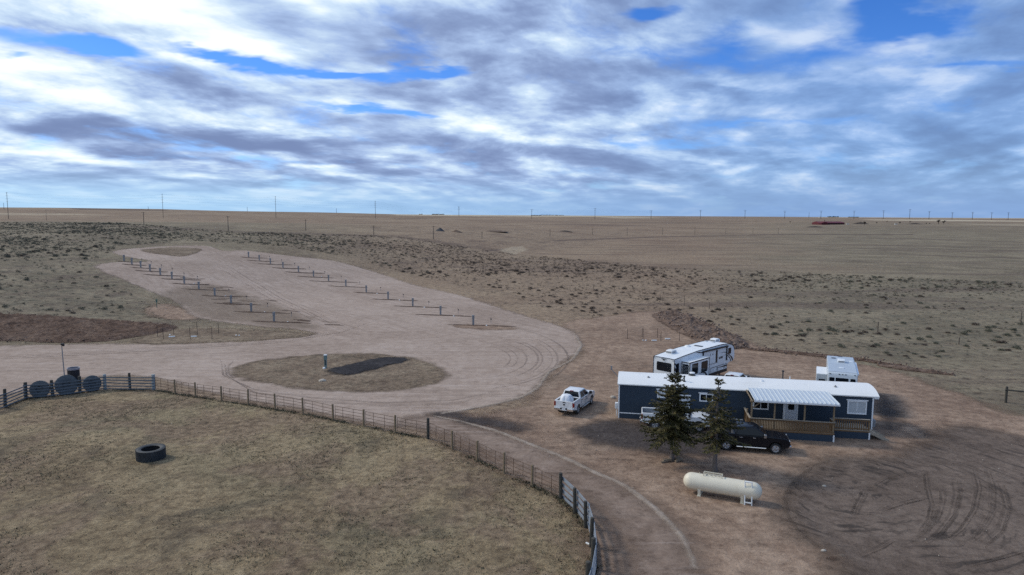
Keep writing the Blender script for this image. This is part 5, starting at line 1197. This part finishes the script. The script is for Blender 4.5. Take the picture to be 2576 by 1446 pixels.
# the lone pedestal on the oval island and the green marker post
zi = zc(1250, 1380, 5.724)
p = hit(*zi(300, 525)); o = empty('island_pedestal', p, .1, 'blue green pedestal standing alone on the oval island beside the asphalt pad', 'pedestal')
MB().box(-.14, .14, -.10, .10, -.05, 1.0).box(-.18, .18, -.13, .13, 1.0, 1.5).build('post', MT['greenbox'], o, bevel=.015); MB().prism([(-.20, 1.502), (.20, 1.502), (.17, 1.6), (-.17, 1.6)], -.15, .15).build('cap', MT['pvc'], o); MB().box(-.07, .04, -.112, -.098, .35, .95).build('door', MT['darkmetal'], o)
o = put(CAP, hit(*zi(265, 548)), 0, 'white cap at the foot of the island pedestal', 'cap', 'white drain caps'); o.scale = (1.3, 1.3, 1.6)
def rock(name, loc, s, label, seed, mt='rock'):
    import bmesh
    bm = bmesh.new(); bmesh.ops.create_icosphere(bm, subdivisions=2, radius=1); r = random.Random(seed); o_ = Vector((r.random() * 9, r.random() * 9, 0))
    for v in bm.verts:
        n = float(fbm(np.array([v.co.x * 1.4 + o_.x + v.co.z]), np.array([v.co.y * 1.4 + o_.y - v.co.z]), 3)[0]); v.co *= .6 + .8 * n; v.co.x *= s[0]; v.co.y *= s[1]; v.co.z = max(v.co.z * s[2], -.15 * s[2])
    me = bpy.data.meshes.new(name); bm.to_mesh(me); bm.free(); me.materials.append(MT[mt]); o = bpy.data.objects.new(name, me); COL.objects.link(o); o.location = loc
    return tag(o, label, 'rock')
rock('pale_rock', hit(*zi(222, 830)), (.42, .3, .3), 'pale rock lying on the front left of the oval island', 3)
rock('pale_rock', hit(*z1(98, 563)), (.32, .25, .25), 'pale stone on the dirt left of the mobile home', 4)
rock('pale_rock', hit(*zgr(690, 1188)), (.16, .12, .12), 'small pale stone on the front edge of the graded ground', 5)
rock('pale_rock', hit(*zgr(697, 578)), (.13, .1, .1), 'small white stone on the graded ground, right of the propane tank', 6)
rock('pale_rock', hit(*zgr(868, 1230)), (.15, .12, .1), 'white stone at the bottom rim of the graded ground', 7)
rock('dark_clod', hit(*zgr(782, 1262)), (.35, .2, .14), 'dark clod of dirt below the rim of the graded ground', 8, 'bank')
o = MB().box(-.30, .30, -.05, .05, 0, .06).build('white_scrap', MT['pvc']); o.location = hit(*zc(2300, 2000, 4.82)(292, 870)); o.rotation_euler = (0, 0, -.8); tag(o, 'small white scrap on the grass by the curved board fence', 'scrap')
p = hit(394.5, 774); o = empty('marker_post', p, 0, 'dark green marker post standing alone in the grass left of the lot', 'post')
MB().tube((0, 0, -.05), (-.02, 0, 1.55), .06, .06, 8).build('post', MT['green'], o); MB().box(-.14, .12, -.05, .05, 1.05, 1.62).build('box', MT['green'], o)
# stakes and white pipes
def stake(loc, h, lean, label, grp, r=.035):
    m = MB().tube(Vector((0, 0, -.05)), Vector((lean, .0, h)), r, r * .9, 6); m.tube(Vector((lean * .85, -.05, h * .85)), Vector((lean * .85, .05, h * .85)), .03, .03, 5)
    o = m.build('steel_stake', MT['steel_t']); o.location = loc; return tag(o, label, 'stake', grp)
zs = zc(600, 1280, 6.44)
STL = [(200, 440, 250), (350, 495, 250), (617, 385, 250), (1040, 500, 265), (1222, 385, 280), (1600, 500, 265), (1775, 380, 265)]
nm = ['far left stake by the turned earth', 'second stake from the left, at the end of the turned earth', 'stake just behind the left white pipe', 'stake touching the right white pipe', 'back stake behind the right white pipe', 'leaning stake right of the two white caps', 'far right back stake']
for (a, b, hh), l in zip(STL, nm): stake(hit(*zs(a, b)), 1.85 * hh / 265, random.uniform(-.12, .02), 'thin rusty ' + l, 'stakes by the road wedge')
zt_ = zc(2460, 1240, 3.481)
STK = [(175, 402, 130), (375, 378, 118), (388, 436, 165), (590, 385, 125), (636, 436, 130), (896, 430, 118)]
nm = ['far left stake', 'short back stake, second from the left', 'tall front stake left of two white caps', 'back stake behind the white pipes', 'front stake between the two white pipes', 'far right stake below the red spoil']
for (a, b, hh), l in zip(STK, nm): stake(hit(*zt_(a, b)), 1.7 * hh / 150, random.uniform(-.05, .05), 'thin dark ' + l + ' on the dirt behind the campers', 'stakes behind the campers')
def wpipe(a, b, label, r=.09):
    pa, pb = hit(*a), hit(*b); mid = (pa + pb) / 2; m = MB().tube(pa - mid + Vector((0, 0, r)), pb - mid + Vector((0, 0, r)), r, r, 10); o = m.build('white_pipe', MT['pvc']); o.location = mid; tag(o, label, 'pipe', 'white pipes on the ground')
wpipe(zs(480, 450), zs(645, 438), 'white pipe on the ground, left one by the road wedge'); wpipe(zs(1055, 440), zs(1205, 436), 'white pipe on the ground, right one by the road wedge')
wpipe(zt_(510, 432), zt_(580, 432), 'white pipe on the dirt, nearer one behind the campers'); wpipe(zt_(697, 410), zt_(768, 409), 'white pipe on the dirt, farther right one behind the campers')
zp = zc(2000, 1000, 2.576)
for i, ((a, b, hh), l) in enumerate(zip([(965, 414, 40), (1177, 430, 45), (1648, 528, 40), (1898, 575, 58), (2158, 606, 38)], ['leftmost of five thin posts', 'second from the left of five thin posts', 'middle one of five thin posts', 'fourth and darkest of five thin posts', 'rightmost of five thin posts'])):
    stake(hit(*zp(a, b)), 1.5 * hh / 42, random.uniform(-.05, .05), l + ' in the sagebrush behind the camper', 'thin posts in the sagebrush', .045)
for x, y, h_, l in ((2207, 836, 1.7, 'lone dark stub post in the grass above the grey trailer'), (2567, 812, 2.0, 'thin post at the right edge of the prairie'), (2411, 866, 1.0, 'short post in the grass right of the grey trailer')): stake(hit(x, y), h_, .03, l, 'thin posts in the sagebrush', .06)

# ================================================================== POWER LINES
def tpole(p, h, style, label, grp, s=1.):
    o = empty('transmission_pole' if style else 'power_pole', p, 0, label, 'power pole', grp)
    MB().tube((0, 0, -1), (0, 0, h), .42 * s, .26 * s, 8).build('pole', MT['polewood'], o)
    if style == 2:
        for k, f in enumerate((.97, .86, .75, .64)): MB().beam((-2.2 * s, 0, h * f), (2.2 * s, 0, h * f), .22 * s, .22 * s).build('crossarm', MT['polewood'], o)
    elif style == 1:
        MB().beam((-3.0 * s, 0, h * .96), (3.0 * s, 0, h * .96), .3 * s, .3 * s).build('crossarm', MT['polewood'], o); MB().beam((-2.0 * s, 0, h * .80), (2.0 * s, 0, h * .80), .25 * s, .25 * s).build('crossarm', MT['polewood'], o)
    else:
        MB().beam((-.9, 0, h * .94), (.9, 0, h * .94), .12, .12).build('crossarm', MT['polewood'], o)
    return o
TP = [(19.5, 483, 524), (409.5, 487, 527), (693.5, 493, 534), (944, 505, 540), (1154, 519, 543.5), (1337, 526, 550), (1496, 523, 551), (1637, 529, 551), (1761, 528, 550), (1873, 528, 549.5), (1973, 530, 549.5), (2064, 530, 550), (2147, 530, 550.5), (2221, 529, 550.5), (2287, 526, 550.5), (2336, 531, 549.5), (2394, 534, 550), (2445, 533, 550), (2493, 534, 550), (2535, 534, 550.5)]
nmT = ['first', 'second', 'third', 'fourth', 'fifth', 'sixth', 'seventh', 'eighth', 'ninth', 'tenth', 'eleventh', 'twelfth', 'thirteenth', 'fourteenth', 'fifteenth', 'sixteenth', 'seventeenth', 'eighteenth', 'nineteenth', 'twentieth']
tops = []
for i, (x, yt, yb) in enumerate(TP):
    if i < 4: D = (900, 1080, 1260, 1420)[i]; d = ray(x, yb); P = Vector((d[0] * D, d[1] * D, 0)); P.z = float(terr(P.x, P.y))
    else:
        P = hit(x, yb)
        if P.y > 2600: d = ray(x, yb); P = Vector((d[0] * 2600, d[1] * 2600, 0)); P.z = float(terr(P.x, P.y))
    d = ray(x, yt); h = CH + d[2] * P.y / d[1] - P.z; s_ = max(.8, P.y / 1150 * .85)
    o = tpole(P, h, 2 if i < 5 else 1, 'tall transmission pole on the horizon, %s of the row counting from the left' % nmT[i], 'transmission poles along the horizon', s_)
    tops.append((P, h))
for i, (x, yt, yb) in enumerate([(373, 519, 527), (622, 520, 529), (846, 524, 534), (10, 510, 525), (2034, 534, 546)]):
    P = hit(x, yb + (1.5 if i < 4 else 2)); d = ray(x, yt); h = CH + d[2] * P.y / d[1] - P.z
    tpole(P, h, 0, ['stub of a far pole over the skyline between the first and second tall poles', 'stub of a far pole over the skyline between the second and third tall poles', 'stub of a far pole over the skyline between the third and fourth tall poles', 'short far pole beside the leftmost tall pole', 'short far pole left of the red barn skyline'][i], 'short far poles', max(.8, P.y / 1500))
DP = [(117, 525, 554), (362, 533, 566), (574, 543, 580), (769, 552, 580), (940, 567, 592), (1090, 568, 602), (1212, 583, 600), (1383, 577, 595), (1490, 575, 590), (1577, 573, 592), (1666, 573, 591), (1747, 570, 590), (1825, 575, 589), (1893, 573, 588), (1957, 574, 588)]
dtops = []
for i, (x, yt, yb) in enumerate(DP):
    P = hit(x, yb); d = ray(x, yt); h = min(CH + d[2] * P.y / d[1] - P.z, 14)
    tpole(P, h, 0, 'thin nearer power pole in the prairie, %s from the left in its row' % nmT[i], 'thin power poles across the prairie', .42); dtops.append((P, h))
def wires(pts, fr, off, r, label):
    m = MB()
    for (P, h), (Q, k) in zip(pts[:-1], pts[1:]):
        for f in fr:
            a = P + Vector((off, 0, h * f)); b = Q + Vector((off, 0, k * f)); sag = (b - a).length * .018; pr = a
            for j in range(1, 9):
                q = j / 8; c = a.lerp(b, q) - Vector((0, 0, sag * 4 * q * (1 - q))); m.tube(pr, c, r, r, 4, False); pr = c
    o = m.build('power_wires', MT['wire']); tag(o, label, 'wires')
wires(tops[:8], (.97, .86, .75, .64), 1.8, .035, 'faint power wires strung between the tall transmission poles')

# ================================================================== FAR FARM
def far_pt(x, y): return hit(x, y)
zf4 = zc(3100, 800, 2.586)
b0, b1 = hit(*zf4(455, 256)), hit(*zf4(785, 256)); b1 = Vector((b1.x, b0.y + 12, 0)); b1.z = b0.z
Lb = (b1 - b0).length; o = empty('red_barn', b0, math.atan2(b1.y - b0.y, b1.x - b0.x), 'long low red barn far out on the right side of the plain', 'barn')
hb = 34 / 2.586 * .6287 / F * b0.y
MB().box(0, Lb, 0, 18, -1, hb * .60).build('wall', MT['barnred'], o)
MB().box(-1.5, Lb * .21, -8, -.05, -1, hb * .55).build('wing', MT['barnred'], o)
r_ = MB().prism([(-1.5, hb * .6), (9, hb), (19.5, hb * .6)], 0, Lb); r_.v = [(y, x, z) for x, y, z in r_.v]; r_.build('roof', MT['barnroof'], o)
r_ = MB().prism([(-2.4, hb * .55), (Lb * .105 - .7, hb * .98), (Lb * .21 + .9, hb * .55)], -9, 1.0); r_.build('wing_roof', MT['barnroof'], o)
for k in range(7): x = Lb * (.25 + .10 * k); MB().box(x, x + Lb * .05, -.12, .1, 0, hb * .42).build('door', MT['darkmetal'], o)
for x, y, w_, hh, l in ((755, 252, 10, 4, 'white trailer parked at the right end of the red barn'), (1252, 253, 11, 4, 'tiny white shed between the barn and the far bare trees'), (470, 181, 12, 3.2, 'tiny white farmhouse on the skyline above the red barn')):
    P = hit(*zf4(x, y)); k = P.y / F * .6287 / 2.586; ww = 26 * k; h2 = 9 * k; o = empty('white_shed', P, 0, l, 'shed', 'tiny white buildings far away')
    MB().box(-ww / 2, ww / 2, 0, ww * .5, -1, h2 * .7).build('wall', MT['whitething'], o); MB().prism([(-ww * .55, h2 * .7), (0, h2), (ww * .55, h2 * .7)], -.5, ww * .55).build('roof', MT['galv'], o)
def bare_tree(P, H, seed, label, leafy=False):
    rnd = random.Random(seed); o = empty('bare_tree', P, 0, label, 'tree', 'bare trees at the far farm'); t = MB(); c = MB()
    def grow(p, d, L, r, lv):
        q = p + d * L; (t if lv < 2 else c).tube(p, q, r, r * .65, 5, False)
        if lv >= 3: return
        for k in range(5 if lv else 7):
            nd = (d + Vector((rnd.uniform(-.9, .9), rnd.uniform(-.9, .9), rnd.uniform(-.2, .6)))).normalized(); grow(p.lerp(q, rnd.uniform(.55, 1)), nd, L * rnd.uniform(.52, .78), r * .74, lv + 1)
    grow(Vector((0, 0, -.3)), Vector((0, 0, 1)), H * .38, H * .045, 0)
    t.build('trunk', MT['twig'], o); c.build('crown', MT['twig'], o)
BT = [(1690, 252, 60, 'tallest bare tree of the pair right of the far farm'), (1745, 254, 54, 'broad bare tree just right of the tallest one'), (1595, 252, 26, 'small bare tree left of the tall pair'), (1563, 252, 24, 'leftmost small bare tree of the right group'), (1395, 236, 26, 'bare tree standing above a dark patch of ground'), (1290, 250, 34, 'bare tree by the tiny white shed'), (925, 262, 56, 'bare tree at the right end of the red barn'), (1050, 248, 26, 'small bare tree between barn and shed'), (155, 236, 24, 'small bare tree left of the red barn'), (1157, 230, 20, 'tiny bare tree above the white shed'), (512, 224, 22, 'bare tree behind the red barn')]
for i, (x, y, h_, l) in enumerate(BT): P = hit(*zf4(x, y)); bare_tree(P, h_ / 2.586 * .6287 / F * P.y, 20 + i, l)
def mound(x, y, wpx, hpx, name, label, mt, seed, cat='heap', jag=.5):
    P = hit(x, y); k = P.y / F; w_, h_ = wpx * k, hpx * k; n = 26; X, Y = np.meshgrid(np.linspace(-1, 1, n), np.linspace(-1, 1, n)); R = np.hypot(X, Y)
    Z = h_ * np.clip(1 - R, 0, 1) ** .9 * (1 - jag / 2 + jag * fbm(X * 2.5 + seed, Y * 2.5, 4)) - .05 * h_; idx = np.arange(n * n).reshape(n, n); q = np.stack([idx[:-1, :-1], idx[:-1, 1:], idx[1:, 1:], idx[1:, :-1]], -1).reshape(-1, 4)
    o = np_mesh(name, np.stack([(X * w_ / 2).ravel(), (Y * w_ / 2).ravel(), Z.ravel()], -1), q, mt, smooth=True); o.location = P; tag(o, label, cat, 'heaps on the far plain')
MT['pilegrey'] = soil('grey_gravel_heap', (.05, .05, .052), (.075, .073, .075), (.10, .098, .10), .2, .8, 4); MT['pilebrown'] = soil('brown_dirt_heap', (.10, .068, .05), (.14, .098, .072), (.18, .13, .10), .2, .8, 4); MT['piledark'] = soil('dark_dirt_heap', (.045, .035, .03), (.062, .05, .042), (.085, .07, .058), .2, .8, 4)
mound(1106, 581, 24, 10, 'gravel_heap', 'dark grey gravel heap out on the plain', MT['pilegrey'], 1); mound(1147, 583.5, 28, 6.5, 'dirt_heap', 'brown dirt heap right of the grey gravel heap', MT['pilebrown'], 2)
mound(1420, 582.5, 38, 3.6, 'dirt_heap', 'low dark dirt heap below the skyline tree belt', MT['piledark'], 3); mound(2049, 571.5, 44, 3.5, 'dirt_heap', 'long dark dirt heap left of and below the barn', MT['piledark'], 5); mound(2164, 563, 40, 5, 'dirt_heap', 'dark mound at the right end of the red barn', MT['piledark'], 6); mound(2301, 563.5, 34, 3, 'dirt_heap', 'low dark mound between shed and far trees', MT['piledark'], 7)
mound(1240, 582, 70, 3.0, 'dirt_heap', 'wide reddish low spoil bank right of the brown heap', MT['pilebrown'], 8)
def belt(x0, x1, y, hpx, label, seed):
    rnd = random.Random(seed); V = []; Fq = []; a, b = hit(x0, y), hit(x1, y); D = a.y; k = D / F; n = int(max(60, (x1 - x0) * 9))
    for i in range(n):
        f = rnd.random(); c = a.lerp(b, f) + Vector((0, rnd.uniform(0, 30), 0)); hh = hpx * k * (.5 + .5 * float(vnoise(np.array([f * 9 + seed]), np.array([.5]))[0])) * rnd.random() ** .6; s = k * rnd.uniform(.4, .9)
        for r in range(2):
            d1 = Vector((rnd.uniform(-1, 1), rnd.uniform(-1, 1), rnd.uniform(-.6, .6))).normalized() * s; d2 = Vector((rnd.uniform(-1, 1), rnd.uniform(-1, 1), rnd.uniform(-1, 1))).normalized() * s; p = c + Vector((0, 0, hh)); m_ = len(V); V += [p - d1, p + d2, p + d1, p - d2]; Fq.append((m_, m_ + 1, m_ + 2, m_ + 3))
    o = np_mesh('tree_belt', [tuple(v) for v in V], Fq, MT['belt'], smooth=False); tag(o, label, 'tree belt', kind='stuff')
belt(1086, 1117, 537.6, 2.6, 'dark tree belt on the skyline left of the fifth tall pole', 1); belt(1358, 1418, 542.0, 3.0, 'long dark tree belt on the skyline right of the sixth tall pole', 2); belt(1053, 1062, 536.5, 2, 'small dark clump of trees on the skyline', 3); belt(1335, 1360, 542.2, 1.5, 'thin start of the long dark tree belt', 6); belt(2082, 2110, 541.8 + 2.4, 3.2, 'dark clump of trees on the skyline above the barn', 4); belt(2135, 2160, 545, 2.2, 'small dark clump of trees right of the skyline farm', 5)

# ================================================================== SAGEBRUSH
def shrub_arrays(seed, n=60, flat=.75, ls=1.):
    rnd = np.random.default_rng(seed); th = rnd.random(n) * 2 * PI; u = rnd.random(n); ph = np.arccos(u); lump = 1 + .2 * np.sin(3 * th + seed)
    r = (.22 + .78 * rnd.random(n) ** .6) * lump
    C = np.stack([r * np.sin(ph) * np.cos(th), r * np.sin(ph) * np.sin(th), flat * r * np.cos(ph) + .10], -1)
    d = C / np.linalg.norm(C, axis=1)[:, None] + rnd.normal(0, .5, (n, 3)); d /= np.linalg.norm(d, axis=1)[:, None]
    s = np.cross(d, rnd.normal(0, 1, (n, 3))); s /= np.linalg.norm(s, axis=1)[:, None]
    L = ls * (.30 + .30 * rnd.random(n))[:, None]; w = ls * (.08 + .10 * rnd.random(n))[:, None]
    V = np.stack([C - d * L * .5, C + s * w, C + d * L * .5, C - s * w], 1); V[..., 2] = np.maximum(V[..., 2], -.02)
    return V.reshape(-1, 3)
def build_sage():
    rnd = np.random.default_rng(5); N = 130000
    px = rnd.uniform(-60, 2640, N); yy = rnd.uniform(545, 905, N)
    # uniform over the ground rather than over the picture: draw in world space
    a = np.radians(rnd.uniform(-40, 40, N)); r = np.sqrt(rnd.uniform(75 ** 2, 430 ** 2, N)); X = r * np.sin(a); Y = r * np.cos(a); Z = terr(X, Y)
    px, py = proj(X, Y, Z)
    ins = inpoly(px, py, SAGE)
    d1 = fbm(X / 26 + 4, Y / 26); d2 = vnoise(X / 5, Y / 5)
    leftf = sstep(-.05, -.35, np.arctan2(X, Y)); rightf = sstep(.25, .55, np.arctan2(X, Y))
    near = sstep(70, 135, r)
    pr = (.40 + .9 * sstep(.40, .62, d1)) * (.35 + .65 * d2) * (1 - .12 * rightf) * (.35 + .65 * near) * (1 + .45 * leftf)
    keep = ins & (rnd.random(N) < pr * .62)
    X, Y, Z, r, px, py = (q[keep] for q in (X, Y, Z, r, px, py)); leftf = leftf[keep]; rightf = rightf[keep]
    n = len(X); sz = (.11 + .38 * rnd.random(n) ** 2.4) * (.8 + .4 * rnd.random(n)) * (1 + .30 * (r > 200))
    app = sz / r; order = np.argsort(-app); big = order[:300]; rest = order[300:]
    protos = []
    for gi, mt in enumerate(('sage', 'sagegreen')):
        for s in range(4):
            V = shrub_arrays(40 + s + 10 * gi, 240, .7, .52); q = np.arange(len(V)).reshape(-1, 4); me_o = np_mesh('sagebrush_shrub', V, q, MT[mt], smooth=False); protos.append(me_o)
    usedp = set()
    for j, i in enumerate(big):
        g = 1 if rnd.random() < max(leftf[i] * .7, rightf[i] * .6) else 0; p = protos[g * 4 + j % 4]
        o = p if p.name not in usedp else p.copy()
        if p.name in usedp: COL.objects.link(o)
        usedp.add(p.name); s = float(sz[i]); o.location = (X[i], Y[i], Z[i]); o.rotation_euler = (0, 0, float(rnd.random() * 6.28)); o.scale = (s * 1.15, s * 1.15, s * float(rnd.uniform(.8, 1.2)))
        tag(o, 'low dark sagebrush clump growing on the nearer dry prairie beyond the lot', 'shrub', 'sagebrush clumps on the nearer prairie')
    for p in protos:
        if p.name not in usedp: bpy.data.objects.remove(p)
    for gi, mt in enumerate(('sage', 'sagegreen')):
        sel = [i for i in rest if (rnd.random() < max(leftf[i] * .7, rightf[i] * .6)) == bool(gi)]
        bases = [shrub_arrays(80 + k, 34, .65, .75) for k in range(5)]; out = []
        for k, i in enumerate(sel):
            b = bases[k % 5]; s = sz[i] * 1.1; t = rnd.random() * 6.28; c, s_ = math.cos(t), math.sin(t)
            out.append(np.stack([(b[:, 0] * c - b[:, 1] * s_) * s + X[i], (b[:, 0] * s_ + b[:, 1] * c) * s + Y[i], b[:, 2] * s + Z[i]], -1))
        V = np.concatenate(out); o = np_mesh('far_sagebrush', V, np.arange(len(V)).reshape(-1, 4), MT[mt], smooth=False)
        tag(o, ('dark' if gi == 0 else 'greenish') + ' sagebrush scattered thickly over the farther prairie', 'sagebrush', kind='stuff')
    print('SAGE', n)
build_sage()
# short grass in the paddock: blades nobody could count
def tufts():
    rnd = np.random.default_rng(8); N = 60000; fl_ = np.array([tuple(p)[:2] for p in wpts(FENCE_BOARD_L + FENCE_PIPE[1:] + FENCE_BOARD_R[1:])])
    X = rnd.uniform(-52, 6, N); Y = rnd.uniform(30, 76, N)
    wp = [tuple(hit(*p)[:2]) for p in [(-150, 1055)] + FENCE_BOARD_L + FENCE_PIPE[1:] + FENCE_BOARD_R[1:] + [(1380, 1800), (400, 2300), (-500, 1800)]]
    keep = inpoly(X, Y, wp) & (rnd.random(N) < .55 * sstep(.40, .66, fbm(X / 3.5, Y / 3.5, 5)) + .03); X, Y = X[keep], Y[keep]; k = 4
    seg = rnd.integers(0, len(fl_) - 1, 2600); ft = rnd.random(2600)[:, None]; fp = fl_[seg] * (1 - ft) + fl_[seg + 1] * ft + rnd.normal(0, .16, (2600, 2)); fk = rnd.random(2600) < sstep(.4, .6, fbm(fp[:, 0] / 2.2, fp[:, 1] / 2.2, 3)); fp = fp[fk]; nf_ = len(fp); X = np.concatenate([X, fp[:, 0]]); Y = np.concatenate([Y, fp[:, 1]]); n = len(X)
    X = np.repeat(X, k) + rnd.normal(0, .07, n * k); Y = np.repeat(Y, k) + rnd.normal(0, .07, n * k); m = n * k
    a = rnd.random(m) * 6.28; h = rnd.uniform(.03, .11, m); h[-nf_ * k:] *= 1.7; w = rnd.uniform(.015, .035, m); lx, ly = rnd.normal(0, .05, m), rnd.normal(0, .05, m)
    V = np.zeros((m, 3, 3)); V[:, 0] = np.stack([X - np.cos(a) * w, Y - np.sin(a) * w, np.zeros(m)], -1); V[:, 1] = np.stack([X + np.cos(a) * w, Y + np.sin(a) * w, np.zeros(m)], -1); V[:, 2] = np.stack([X + lx, Y + ly, h], -1)
    o = np_mesh('grass', V.reshape(-1, 3), np.arange(m * 3).reshape(-1, 3), MT['tuft'], smooth=False); tag(o, 'short dry grass tufts all over the paddock', 'grass', kind='stuff')
tufts()

# loose clods on the earth heaps and small stones about the yard
def scatter(name, P, n, smin, smax, mt, label, cat, seed, dz, ext=0.):
    rnd = np.random.default_rng(seed); wp = [tuple(hit(*p)[:2]) for p in P]; xs = [p[0] for p in wp]; ys = [p[1] for p in wp]
    X = rnd.uniform(min(xs), max(xs), n * 6); Y = rnd.uniform(min(ys), max(ys), n * 6); k = inpoly(X, Y, wp); X, Y = X[k][:n], Y[k][:n]; n = len(X)
    oc = np.array([(1, 0, 0), (-1, 0, 0), (0, 1, 0), (0, -1, 0), (0, 0, 1), (0, 0, -1)], float); fq = np.array([(0, 2, 4), (2, 1, 4), (1, 3, 4), (3, 0, 4), (2, 0, 5), (1, 2, 5), (3, 1, 5), (0, 3, 5)])
    s = smin + (smax - smin) * rnd.random(n) ** 3; a = rnd.random(n) * 6.28; J = rnd.uniform(.6, 1.25, (n, 6, 1)); V = oc[None] * J * s[:, None, None] * np.array([1, .8, .65]); c, sn = np.cos(a)[:, None], np.sin(a)[:, None]
    Vx = V[..., 0] * c - V[..., 1] * sn; Vy = V[..., 0] * sn + V[..., 1] * c; Z = terr(X, Y) + dz(X, Y, rnd)
    V = np.stack([Vx + X[:, None], Vy + Y[:, None], V[..., 2] + Z[:, None]], -1); Fq = (fq[None] + (np.arange(n) * 6)[:, None, None]).reshape(-1, 3)
    o = np_mesh(name, V.reshape(-1, 3), Fq, MT[mt], smooth=False); tag(o, label, cat, kind='stuff')
scatter('dirt_clods', [(1640, 792), (1690, 786), (1740, 796), (1800, 822), (1850, 846), (1882, 866), (1860, 878), (1800, 876), (1740, 852), (1680, 822)], 900, .06, .38, 'redclod', 'loose reddish clods strewn over the trench spoil', 'clods', 3, lambda X, Y, r: r.uniform(.1, .75, len(X)))
scatter('dirt_clods', [(-60, 788), (120, 795), (300, 808), (442, 820), (330, 850), (250, 860), (120, 862), (-60, 860)], 1500, .05, .24, 'darkclod', 'dark clods scattered over the turned earth bank', 'clods', 4, lambda X, Y, r: r.uniform(.1, .38, len(X)))
scatter('dirt_clods', [(1850, 868), (1960, 880), (2110, 896), (2240, 914), (2405, 940), (2400, 947), (2230, 923), (2100, 905), (1950, 889), (1846, 878)], 420, .04, .24, 'redclod', 'clods along the long windrow of dug earth', 'clods', 5, lambda X, Y, r: r.uniform(.05, .5, len(X)))
scatter('small_stones', [(1350, 985), (1480, 870), (1700, 870), (2300, 960), (2560, 1060), (2575, 1440), (1780, 1440), (1500, 1260), (1150, 1075)], 420, .015, .07, 'rock', 'tiny pale stones scattered over the dirt yard', 'stones', 6, lambda X, Y, r: .03)
scatter('small_stones', [(20, 880), (600, 870), (900, 850), (1300, 840), (1440, 870), (1300, 990), (1000, 1060), (600, 990)], 260, .015, .06, 'darkstone', 'tiny dark stones lying on the gravel road', 'stones', 7, lambda X, Y, r: .04)
